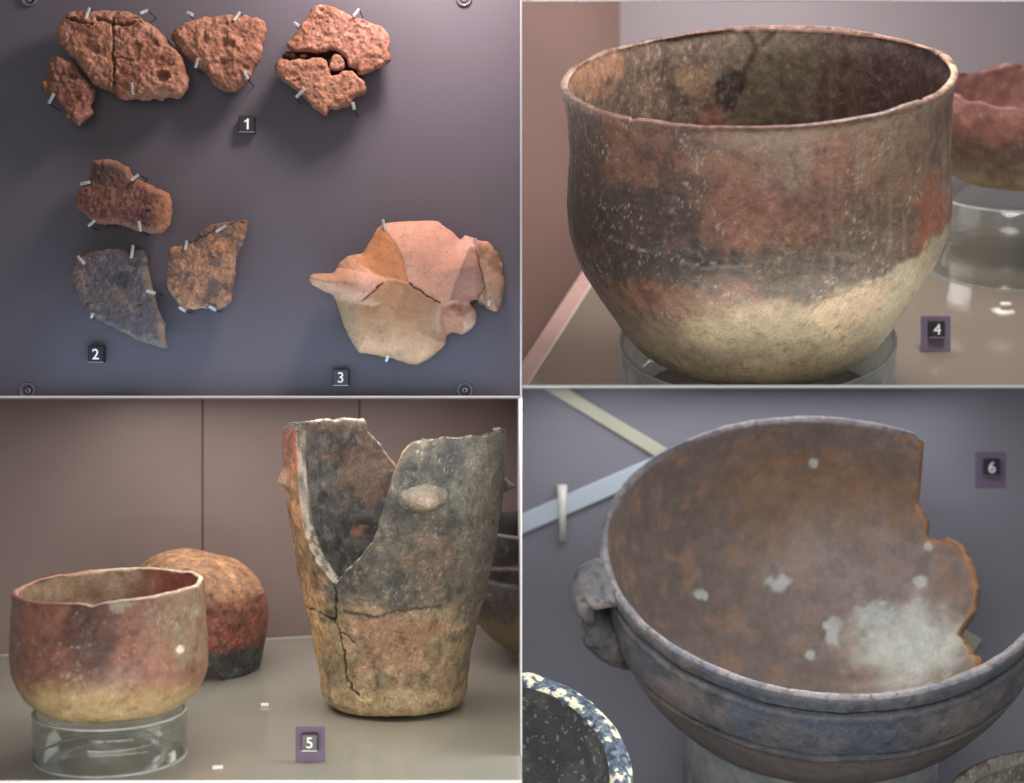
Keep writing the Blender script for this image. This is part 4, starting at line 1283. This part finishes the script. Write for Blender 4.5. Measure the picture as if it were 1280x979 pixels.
# tall broken vessel
b6 = SB.on(492, 880)
rows6 = [(533, 138), (556, 139), (600, 138), (650, 131), (700, 122), (750, 111), (800, 100), (840, 93), (865, 90)]
V6 = Vessel(SB, b6, px_profile(SB, b6, rows6, [(0.0, 0.001), (0.05, 0.0015), (0.082, 0.004)]), 0.0140)
rim6 = V6.C[-1, 1]
frontpts = [V6.locate(x, y, 'front') for x, y in ((371, 560), (372, 600), (375, 655), (395, 700), (418, 732), (440, 705), (465, 680), (478, 640), (490, 600), (502, 568), (516, 552), (531, 547))]
backpts = [V6.locate(x, y, 'back') for x, y in ((455, 535), (470, 552), (497, 586))]
fx = [p[0] for p in frontpts]; fh = [p[1] for p in frontpts]
bx_ = [p[0] for p in backpts][::-1]; bh_ = [p[1] for p in backpts][::-1]
for k in range(1, len(fx)):
    fx[k] = max(fx[k], fx[k - 1] + 0.5)
TX = [-181, fx[0] - 1.2] + fx + [fx[-1] + 1.5, 4, 16, bx_[0] - 6] + bx_ + [bx_[-1] + 1.0, 150, 153, 156, 181]
TH_ = [rim6 + 0.002, rim6 + .002] + fh + [rim6 - 0.003, rim6 - 0.003, rim6 - 0.02, bh_[0] - 0.002] + bh_ + [rim6, rim6, rim6 - 0.004, rim6, rim6 + 0.002]
def top6(th):
    d = np.degrees(th)
    p = np.column_stack([np.cos(th), np.sin(th), 0 * th]) * 0.13
    return np.interp(d, TX, TH_) + 0.0030 * fbm(p, 11, 5, 241, 0.65) - 0.0015
crk = [[(418, 730), (421, 750), (419, 770), (416, 777), (424, 788), (426, 800), (430, 815), (432, 830), (433, 848), (440, 862), (447, 869)],
       [(416, 777), (405, 770), (396, 763), (386, 761), (376, 757), (370, 752)], [(424, 790), (432, 794), (443, 804)]]
def disp6(c):
    d = 0.0028 * fbm(c.P, 90, 3, 243) + 0.0010 * fbm(c.P, 22, 4, 244) + 0.0004 * fbm(c.P, 6, 3, 245)
    out = (c.kind == 0) & c.facing
    for q, (pl, w) in enumerate(zip(crk, (1.7, 1.3, 1.1))):
        d -= out * 0.006 * line(c, pl, w, 246 + q, 1.6, 7)
    d -= out * 0.001 * line(c, [(430, 765), (470, 771), (500, 762), (550, 758), (590, 770)], 2.0, 250)
    brk = (c.kind == 1)
    d += brk * 0.0022 * fbm(c.P, 7, 3, 251)
    return d
def col6(c):
    P = c.P
    n1, n2, n3 = fbm(P, 60, 4, 261), fbm(P, 22, 4, 262), fbm(P, 8, 4, 263)
    o = np.tile(rgb(84, 80, 72), (len(c.x), 1))
    o = mixc(o, rgb(104, 98, 84), 0.8 * sst(-0.1, 0.5, n1))
    o = mixc(o, rgb(62, 60, 58), 0.8 * sst(0.0, 0.5, n2))
    o = mixc(o, rgb(56, 58, 60), 0.7 * blob(c, 590, 580, 45, 40, 264))
    o = mixc(o, rgb(116, 94, 74), 0.6 * blob(c, 540, 700, 40, 35, 265))
    low = sst(-22, 22, c.y - (757 + 12 * n2))
    tan_ = mixc(np.tile(rgb(148, 126, 94), (len(c.x), 1)), rgb(144, 110, 82), 0.9 * sst(-0.1, 0.5, n1))
    tan_ = mixc(tan_, rgb(122, 106, 80), 0.8 * sst(0.05, 0.5, n2))
    tan_ = mixc(tan_, rgb(152, 108, 80), 0.7 * blob(c, 500, 800, 50, 40, 266))
    o = mixc(o, tan_, low)
    o = mixc(o, rgb(176, 150, 108), 0.75 * sst(850, 885, c.y + 8 * n2))
    o = mixc(o, rgb(112, 112, 102), 0.6 * sst(560, 590, c.x + 14 * n1) * sst(880, 700, c.y))
    o = mixc(o, rgb(98, 92, 82), 0.6 * sst(575, 600, c.x + 12 * n1))
    left = sst(418, 392, c.x + 6 * n2)
    lc = mixc(np.tile(rgb(168, 122, 84), (len(c.x), 1)), rgb(150, 84, 66), sst(620, 560, c.y + 15 * n1))
    lc = mixc(lc, rgb(184, 146, 92), 0.8 * sst(700, 780, c.y + 20 * n1))
    lc = mixc(lc, rgb(112, 90, 66), 0.7 * sst(0.05, 0.5, n2))
    o = mixc(o, lc, left)
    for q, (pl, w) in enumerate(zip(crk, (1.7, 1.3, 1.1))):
        o = mixc(o, rgb(40, 34, 30), 0.9 * c.facing * line(c, pl, w * 0.9, 246 + q, 1.6, 7))  # shade inside the thin cracks painted into the colour
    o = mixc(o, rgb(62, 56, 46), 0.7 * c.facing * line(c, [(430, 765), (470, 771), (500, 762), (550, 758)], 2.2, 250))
    ru = fbm(P, 10, 5, 267, 0.72)
    o = mixc(o, o * 1.28, 0.7 * sst(0.15, 0.7, ru)); o = mixc(o, o * 0.68, 0.75 * sst(0.15, 0.7, -ru))
    o = mixc(o, rgb(176, 166, 146), 0.55 * sst(0.66, 0.85, fbm(P, 3.2, 2, 271)) * sst(-0.1, 0.4, fbm(P, 30, 3, 272)))
    i_ = np.tile(rgb(78, 76, 74), (len(c.x), 1))
    i_ = mixc(i_, rgb(108, 106, 102), 0.8 * sst(-0.1, 0.5, fbm(P * np.array([1, 1, 2.2]), 26, 4, 268)))
    i_ = mixc(i_, rgb(58, 54, 52), 0.8 * sst(0.1, 0.6, n2))
    i_ = mixc(i_, rgb(130, 100, 82), 0.75 * blob(c, 455, 590, 45, 32, 269, 0.7))
    i_ = mixc(i_, rgb(120, 92, 72), 0.6 * sst(555, 535, c.y + 8 * n2))
    i_ = mixc(i_, rgb(150, 96, 60), 0.8 * blob(c, 446, 667, 8, 8, 270, 0.4))
    i_ = mixc(i_, rgb(132, 130, 124), 0.5 * sst(0.25, 0.7, fbm(P * np.array([1, 1, 3.0]) + P[:, [2, 2, 2]] * 0.7, 10, 4, 273, 0.65)))
    r_ = mixc(np.tile(rgb(150, 140, 126), (len(c.x), 1)), rgb(96, 86, 76), sst(-0.1, 0.4, n3))
    r_ = mixc(r_, rgb(152, 106, 80), 0.8 * sst(440, 480, c.x) * sst(545, 575, c.y) * sst(725, 690, c.y))
    return np.where((c.kind == 0)[:, None], o, np.where((c.kind == 2)[:, None], i_, r_))
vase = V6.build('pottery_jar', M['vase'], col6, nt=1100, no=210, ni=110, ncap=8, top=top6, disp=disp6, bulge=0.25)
tag(vase, 'tall grey and tan jar with a deep V-shaped break and branching cracks', 'jar')

def lug(V, px, py, side, w, hgt, out, color, parent, mat, droop=0.0, name='lug', point=1.0):
    """a pinched knob set on the wall at (px,py)"""
    td, h = V.locate(px, py, side)
    th = math.radians(td)
    s = float(np.interp(h, np.maximum.accumulate(V.C[:, 1]), V.S))
    r = float(np.interp(s, V.S, V.C[:, 0]))
    n2 = V.cur(V.Nn, np.array([s]))[0]
    er = math.cos(th) * V.st.R + math.sin(th) * V.st.F
    nn = n2[0] * er + n2[1] * V.st.N
    tt = -math.sin(th) * V.st.R + math.cos(th) * V.st.F
    uu = np.cross(nn, tt); uu = uu if np.dot(uu, V.st.N) > 0 else -uu
    c0 = V.base + r * er + h * V.st.N
    nu, nv = 40, 20
    Vv, cc = [], []
    for j in range(nv + 1):
        ph = j / nv
        rad = 1.35 * (1 - ph) ** 2 + 0.62 * math.cos(ph * math.pi / 2) ** 0.6 * (1 - (1 - ph) ** 2)
        for i in range(nu):
            a = 2 * math.pi * i / nu
            hz = ph ** 1.15 * (out + 0.003) - 0.003
            q = c0 + tt * (w / 2 * rad * math.cos(a)) + uu * (hgt / 2 * rad * math.sin(a) - droop * ph ** 2) + nn * hz
            Vv.append(q); cc.append((i, j, ph, math.sin(a)))
    Vv = np.array(Vv)
    Vv += 0.0009 * fbm(Vv, 9, 3, 281)[:, None] * nn
    F = [(j * nu + i, j * nu + (i + 1) % nu, (j + 1) * nu + (i + 1) % nu, (j + 1) * nu + i) for j in range(nv) for i in range(nu)]
    n_ = fbm(Vv, 10, 3, 283)
    cl = np.array([color(ph, sa, nz) for (_, _, ph, sa), nz in zip(cc, n_)])
    o = mesh_obj(name, Vv, F, mat, parent=parent, col=earth(np.clip(cl, 0.01, 1)))
    recalc(o)
    return o
def lugc(top_, low_, base_=rgb(96, 90, 80)):
    def f(ph, sa, nz):
        c = top_ + (low_ - top_) * min(1, max(0, 0.5 - 0.8 * sa + 0.3 * nz))
        w = min(1, max(0, (ph - 0.10 + 0.12 * nz) / 0.35))
        return base_ + (c - base_) * w
    return f
lug(V6, 530, 623, 'front', 0.048, 0.027, 0.024, lugc(rgb(112, 96, 80), rgb(164, 150, 100)), vase, M['vase'], 0.006)  # yellow light on the knob's lower half painted into its colour
lug(V6, 357, 598, 'front', 0.040, 0.030, 0.010, lugc(rgb(160, 104, 84), rgb(166, 138, 92), rgb(150, 96, 74)), vase, M['vase'], 0.002)
lug(V6, 628, 607, 'back', 0.030, 0.020, 0.018, lugc(rgb(120, 116, 106), rgb(96, 92, 84)), vase, M['vase'], 0.0)
# knob on the leaning bowl
lug(VL, 321, 744, 'any', 0.026, 0.018, 0.014, lugc(rgb(158, 98, 68), rgb(104, 64, 48), rgb(138, 92, 64)), lean, M['vase'], 0.0)

# dark bowl behind the jar, passing out of view behind the partition
b7 = SB.on(715, 822)
rows7 = [(657, 132), (680, 131), (706, 128), (712, 126), (718, 129), (745, 132), (775, 120), (800, 96), (815, 70)]
V7 = Vessel(SB, b7, px_profile(SB, b7, rows7, [(0.0, 0.002), (0.05, 0.003)]), 0.010)
def col7(c):
    n1, n2 = fbm(c.P, 50, 4, 291), fbm(c.P, 16, 4, 292)
    o = mixc(np.tile(rgb(62, 56, 56), (len(c.x), 1)), rgb(46, 42, 44), sst(-0.1, 0.5, n1))
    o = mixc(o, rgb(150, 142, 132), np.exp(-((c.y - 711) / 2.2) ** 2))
    o = mixc(o, rgb(118, 104, 76), sst(750, 790, c.y + 8 * n2))  # yellowish reflected light painted into the lower half
    return o
o = V7.build('pottery_bowl', M['bowl_br'], col7, nt=300, no=100, ni=40, disp=lambda c: 0.0012 * fbm(c.P, 50, 3, 293))
clip(o, (XP - 0.0012, 0, 0), (1, 0, 0))
tag(o, 'dark grooved bowl standing partly hidden behind the tall broken jar', 'bowl')

yc = SB.on(388, 951)[1]
number_card('5', 388, 930, yc - 0.003, 37, 44, 926.5, 20, 14, 'purple card with a black block numbered 5 on the shelf before the tall jar')
chip(331, 883, SB, 0.011, 0.008, 0.004, 'tiny modelled light reflection on the shelf beside the foot of the tall jar')
chip(272, 960, SB, 0.012, 0.010, 0.002, 'tiny modelled light reflection on the shelf between the number 5 card and small bowl')


# ------------------------------------------------------------------ lower right: the blackened lugged bowl
SR = Stage(1030, 678, 0.27, 38.0, roll=4.0)
hf = -0.47
xr = XP + 0.001
def fl_pt(px, py): return loc_ab(SR, SR.on(px, py, hf))
# coved backboard: upright behind the bowl, curving forward under it
YW = 0.70
prof_b = [(YW, ZR - 0.0012)] + [(YW, z) for z in (-0.1, -0.2, -0.3, -0.38)]
for q in range(1, 13):
    a_ = q / 12 * math.radians(72)
    prof_b.append((YW - 0.30 * (1 - math.cos(a_)), -0.38 - 0.30 * math.sin(a_)))
prof_b.append((prof_b[-1][0] - 0.55, prof_b[-1][1] - 0.18))
Vb = np.array([(x_, y_, z_) for (y_, z_) in prof_b for x_ in (xr, 1.1)] + [(x_, y_ + 0.012, z_ - 0.004 * (k_ > 0)) for k_, (y_, z_) in enumerate(prof_b) for x_ in (xr, 1.1)])
nb_ = len(prof_b)
Fb = [(2 * k, 2 * k + 1, 2 * k + 3, 2 * k + 2) for k in range(nb_ - 1)] + [(2 * (nb_ + k), 2 * (nb_ + k) + 2, 2 * (nb_ + k) + 3, 2 * (nb_ + k) + 1) for k in range(nb_ - 1)]
brd = mesh_obj('backboard', Vb, Fb, M['back_br'])
tag(brd, kind='structure')
def on_board(px, py, off=0.0):
    p = at(px, py, YW - off)
    return p
def bar(name, p0, p1, w, h, mat, lab):
    A, B = on_board(*p0), on_board(*p1)
    d = Vector(B - A); L = d.length; d.normalize(); n = Vector((0, -1, 0)); s = n.cross(d)
    o = box_obj(name, Vector((A + B) / 2) + n * h / 2, (d, s, n), (L, w, h), mat, None, 0.002)
    clip(o, (xr + 0.0003, 0, 0), (-1, 0, 0)); clip(o, (0, 0, ZR - 0.0012), (0, 0, 1))
    tag(o, lab, 'bar')
    return o
bar('support_bar', (655, 462), (1222, 806), 0.022, 0.008, M['cream_bar'], 'cream coloured support bar running diagonally behind the blackened bowl')
ib = bar('support_bar', (640, 660), (840, 574), 0.032, 0.008, M['ice_bar'], 'pale blue support bar crossing the grey board beside the cream bar')
cl_ = tube_obj('bar_clip', [on_board(703, 606, 0.012), on_board(703, 640, 0.012), on_board(704, 676, 0.006)], [0.009, 0.006, 0.006], M['chip'], None, 12)
tag(cl_, 'small pale clip hooked over the pale blue bar', 'clip')

b8 = SR.O + SR.N * 0.0
s8 = (D + 0.27) / D
prof8 = [(0, -.275), (.06, -.273), (.12, -.262), (.172, -.240), (.215, -.205), (.248, -.160), (.267, -.112), (.2735, -.095), (.278, -.070), (.278, -.040), (.278, -.022), (.281, -.008), (.2815, 0)]
prof8 = [(r * s8 * 0.995, h * s8) for r, h in prof8]
V8 = Vessel(SR, b8, prof8, 0.0115, soften=110)
edge8 = [V8.locate(x, y, 'back', True) for x, y in ((1148, 527), (1150, 560), (1147, 600), (1141, 630), (1149, 645), (1158, 660), (1154, 677), (1166, 684), (1180, 677), (1200, 690), (1212, 715), (1216, 742), (1209, 772), (1193, 790), (1186, 800))]
ex, eh = [], []
for t_, h_ in edge8:
    ex.append(min(t_, (ex[-1] - 0.45) if ex else 180)); eh.append(h_ / s8)
ex, eh = ex[::-1], eh[::-1]
bx8 = [-180, -24, -21, -18, -14, -10, -4] + [t_ for t_ in ex] + [ex[-1] + 0.8, 180]
bh8 = [0, 0, -.012, -.05, -.115, -.165, -.20] + eh + [0, 0]
def top8(th):
    d = np.degrees(th)
    p = np.column_stack([np.cos(th), np.sin(th), 0 * th]) * 0.28
    jag = np.where((d > -23) & (d < ex[-1] + 0.5), 0.0035, 0.0010)
    return np.interp(d, bx8, bh8) * s8 + jag * fbm(p, 16, 4, 301) - 0.0005
def disp8(c):
    d = 0.0020 * fbm(c.P, 120, 3, 303) + 0.0006 * fbm(c.P, 20, 4, 304) + 0.0002 * fbm(c.P, 6, 3, 306)
    out = c.kind == 0
    for hg, w in ((-.0260, .0034), (-.0985, .0032)):
        hw_ = c.h / s8 + 0.0016 * fbm(c.P, 60, 3, 305)
        d -= out * 0.0062 * np.exp(-((hw_ - hg) / w) ** 2) * (0.75 + 0.5 * fbm(c.P, 45, 3, 318)); d += out * 0.0016 * np.exp(-((hw_ - hg + 2.4 * w) / (1.6 * w)) ** 2)
    # lumps of lime inside
    inn = c.kind == 2
    d += inn * 0.003 * blob(c, 1130, 805, 62, 48, 307, 0.5) * (0.6 + fbm(c.P, 14, 3, 308))
    d += inn * 0.004 * (blob(c, 973, 730, 14, 12, 309, 0.4) + blob(c, 1040, 788, 12, 20, 310, 0.4))
    return d
def col8(c):
    P = c.P
    n1, n2, n3 = fbm(P, 80, 4, 311), fbm(P, 26, 4, 312), fbm(P, 9, 4, 313)
    o = np.tile(rgb(98, 97, 100), (len(c.x), 1))
    o = mixc(o, rgb(112, 104, 100), 0.8 * sst(-0.1, 0.5, n1))
    o = mixc(o, rgb(82, 90, 102), 0.8 * sst(0.05, 0.5, -n1))
    o = mixc(o, rgb(78, 76, 80), 0.6 * sst(0.05, 0.5, n2))
    ru = fbm(P, 11, 5, 319, 0.7)
    o = mixc(o, o * 1.2, 0.6 * sst(0.2, 0.7, ru)); o = mixc(o, o * 0.75, 0.6 * sst(0.2, 0.7, -ru))
    o = mixc(o, rgb(118, 106, 94), 0.8 * sst(-.095, -.12, c.h / s8 + 0.006 * n2))
    o = mixc(o, rgb(132, 112, 108), 0.6 * blob(c, 815, 870, 40, 26, 314, 0.5))
    o = mixc(o, rgb(30, 30, 34), 0.95 * np.exp(-((c.h / s8 + .0260 + 0.0016 * fbm(P, 60, 3, 305)) / .0028) ** 2))
    o = mixc(o, rgb(32, 30, 32), 0.95 * np.exp(-((c.h / s8 + .0985 + 0.0016 * fbm(P, 60, 3, 305)) / .0026) ** 2))
    i_ = np.tile(rgb(120, 104, 95), (len(c.x), 1))
    i_ = mixc(i_, rgb(136, 104, 78), 0.85 * blob(c, 1020, 620, 130, 60, 320, 0.5))
    i_ = mixc(i_, rgb(116, 100, 94), 0.85 * sst(-.06, -.02, c.h / s8 + 0.012 * n2))
    i_ = mixc(i_, rgb(110, 96, 90), 0.7 * blob(c, 830, 660, 60, 110, 321, 0.5))
    i_ = mixc(i_, rgb(150, 132, 124), 0.85 * blob(c, 1090, 745, 140, 90, 322, 0.5, 40, 0.6))
    i_ = mixc(i_, rgb(150, 116, 92), 0.6 * sst(0.1, 0.6, n2))
    i_ = mixc(i_, rgb(112, 94, 82), 0.4 * sst(0.1, 0.6, -n2))
    i_ = mixc(i_, rgb(172, 116, 70), 0.7 * (1 - sst(0.0, 0.012, (c.stop - c.s) * 0.45)) * (c.x > 1120))
    i_ = mixc(i_, rgb(206, 208, 194), 0.95 * blob(c, 1138, 806, 66, 52, 323, 0.3, 30, 0.6))
    for (x, y, rx, ry) in ((973, 730, 14, 10), (1040, 788, 11, 18), (875, 744, 9, 7), (1013, 819, 6, 6), (1016, 578, 5, 5), (1150, 728, 9, 8), (1160, 684, 5, 5), (1095, 770, 22, 16)):
        i_ = mixc(i_, rgb(192, 196, 192), 0.9 * blob(c, x, y, rx, ry, 324, 0.5, 12))
    r_ = mixc(np.tile(rgb(128, 120, 120), (len(c.x), 1)), rgb(100, 102, 110), sst(-0.2, 0.4, n2))
    r_ = mixc(r_, rgb(90, 76, 72), 0.7 * sst(0.2, 0.5, n3))
    brk = c.stop < 0.985
    r_ = np.where(brk[:, None], mixc(np.tile(rgb(160, 116, 80), (len(c.x), 1)), rgb(130, 92, 66), sst(-0.2, 0.4, n3)), r_)
    out = np.where((c.kind == 0)[:, None], o, np.where((c.kind == 2)[:, None], i_, r_))
    nr = (c.kind != 1) & (c.h / s8 > -.006) & ~brk
    out[nr] = 0.6 * out[nr] + 0.4 * r_[nr]
    return out
b8o = V8.build('pottery_bowl', M['bowl_br'], col8, nt=900, no=210, ni=140, ncap=8, top=top8, disp=disp8, bulge=0.9, dens=0.6)
tag(b8o, 'blackened lugged bowl with two incised lines, orange interior, lime crust and a broken-away side', 'bowl')

# pierced lug on its left side
def strap_lug(V, th_deg, parent):
    th = math.radians(th_deg)
    er = math.cos(th) * V.st.R + math.sin(th) * V.st.F
    tt = -math.sin(th) * V.st.R + math.cos(th) * V.st.F
    nn = V.st.N
    def rad(h): return float(np.interp(h, V.C[:, 1], V.C[:, 0]))
    path = [(-0.006, -.010, .014, .052), (.014, -.012, .016, .046), (.030, -.018, .016, .038), (.038, -.034, .016, .034), (.026, -.060, .030, .042),
            (.018, -.086, .028, .042), (.011, -.112, .022, .032), (.006, -.140, .013, .018), (-.008, -.182, .005, .007)]
    pts = smooth_curve([(rad(h) + o_, h) for o_, h, _, _ in path], 70)
    tk = np.interp(np.linspace(0, 1, 70), np.linspace(0, 1, len(path)), [p[2] for p in path])
    tw = np.interp(np.linspace(0, 1, 70), np.linspace(0, 1, len(path)), [p[3] for p in path])
    tg = np.gradient(pts, axis=0); tg /= np.linalg.norm(tg, axis=1)[:, None]
    nu = 36
    Vv = []
    for k in range(70):
        rr_ = er * tg[k, 0] + nn * tg[k, 1]
        side = np.cross(rr_, tt)
        for i in range(nu):
            a = 2 * math.pi * i / nu
            ca, sa = math.cos(a), math.sin(a)
            Vv.append(V.base + er * pts[k, 0] + nn * pts[k, 1] + tt * tw[k] * math.copysign(abs(ca) ** 0.8, ca) + side * tk[k] * math.copysign(abs(sa) ** 0.8, sa))
    Vv = np.array(Vv)
    Vv += 0.0022 * fbm(Vv, 22, 4, 331)[:, None] * er + 0.0015 * fbm(Vv, 18, 4, 332)[:, None] * tt
    F = [(k * nu + i, k * nu + (i + 1) % nu, (k + 1) * nu + (i + 1) % nu, (k + 1) * nu + i) for k in range(69) for i in range(nu)]
    F += [tuple(range(nu - 1, -1, -1)), tuple(69 * nu + i for i in range(nu))]
    n1, n2 = fbm(Vv, 30, 4, 333), fbm(Vv, 9, 3, 334)
    cl = mixc(np.tile(rgb(92, 90, 92), (len(Vv), 1)), rgb(132, 116, 110), sst(-0.1, 0.5, n1))
    cl = mixc(cl, rgb(56, 54, 56), 0.7 * sst(0.1, 0.5, n2))
    o = mesh_obj('lug', Vv, F, M['bowl_br'], parent=parent, col=earth(cl))
    recalc(o)
    return o
strap_lug(V8, -158, b8o)

# ring stand under it
rb8 = SR.O + SR.N * hf
ring_stand('ring_stand', SR, rb8, 0.172 * s8, (-hf - 0.236 * s8), 'clear acrylic ring stand under the blackened lugged bowl', 0.006)

# lime-speckled bowl at the lower corner, cut off from view by the partition
s9 = Stage(622, 975, 0.02, 57.0, roll=0.0)
prof9 = [(0, -.115), (.05, -.112), (.10, -.09), (.14, -.05), (.163, -.02), (.172, -.004), (.172, 0)]
V9 = Vessel(s9, s9.O, prof9, 0.034)
def col9(c):
    n1, n2, n3 = fbm(c.P, 30, 4, 341), fbm(c.P, 11, 4, 342), fbm(c.P, 5, 3, 343)
    rim = mixc(np.tile(rgb(84, 98, 112), (len(c.x), 1)), rgb(56, 66, 80), sst(-0.2, 0.4, n3))
    rim = mixc(rim, rgb(140, 150, 154), 0.6 * sst(0.1, 0.5, fbm(c.P, 4, 3, 345)))
    rim = mixc(rim, rgb(226, 214, 182), sst(0.02, 0.22, n2 + 0.35 * n1))
    i_ = mixc(np.tile(rgb(60, 60, 60), (len(c.x), 1)), rgb(78, 76, 72), sst(-0.1, 0.5, n1))
    i_ = mixc(i_, rgb(150, 152, 150), 0.6 * sst(0.6, 0.8, n3))
    return np.where((c.kind == 2)[:, None], i_, rim)
o9 = V9.build('pottery_bowl', M['lime'], col9, nt=420, no=50, ni=90, ncap=26, disp=lambda c: 0.0015 * fbm(c.P, 40, 3, 346) + (c.kind == 1) * 0.0012 * fbm(c.P, 8, 3, 347), bulge=0.5)
clip(o9, (xr + 0.0003, 0, 0), (-1, 0, 0))
tag(o9, 'dark bowl with a thick rim crusted in cream and blue specks beside the partition', 'bowl')

# rim of a tan vessel peeking in at the bottom right
s10 = Stage(1325, 1028, 0.00, 38.0)
prof10 = [(0, -.12), (.06, -.115), (.12, -.08), (.146, -.04), (.152, -.01), (.150, 0)]
V10 = Vessel(s10, s10.O, prof10, 0.022)
def col10(c):
    n1, n2, n3 = fbm(c.P, 30, 4, 351), fbm(c.P, 10, 4, 352), fbm(c.P, 4, 3, 353)
    o = mixc(np.tile(rgb(128, 120, 108), (len(c.x), 1)), rgb(108, 100, 90), sst(-0.1, 0.5, n1))
    o = mixc(o, rgb(84, 74, 66), 0.7 * sst(0.2, 0.5, n2))
    return mixc(o, rgb(188, 178, 160), 0.6 * sst(0.4, 0.7, n3))
o10 = V10.build('pottery_bowl', M['lime'], col10, nt=360, no=60, ni=60, ncap=12, disp=lambda c: 0.001 * fbm(c.P, 20, 3, 355), bulge=1.0)
tag(o10, 'greyish tan vessel rim beside the front of the blackened lugged bowl', 'bowl')

number_card('6', 1238, 587, YW - 0.001, 37, 44, 584, 20, 14, 'purple card with a black block numbered 6 on the grey board')
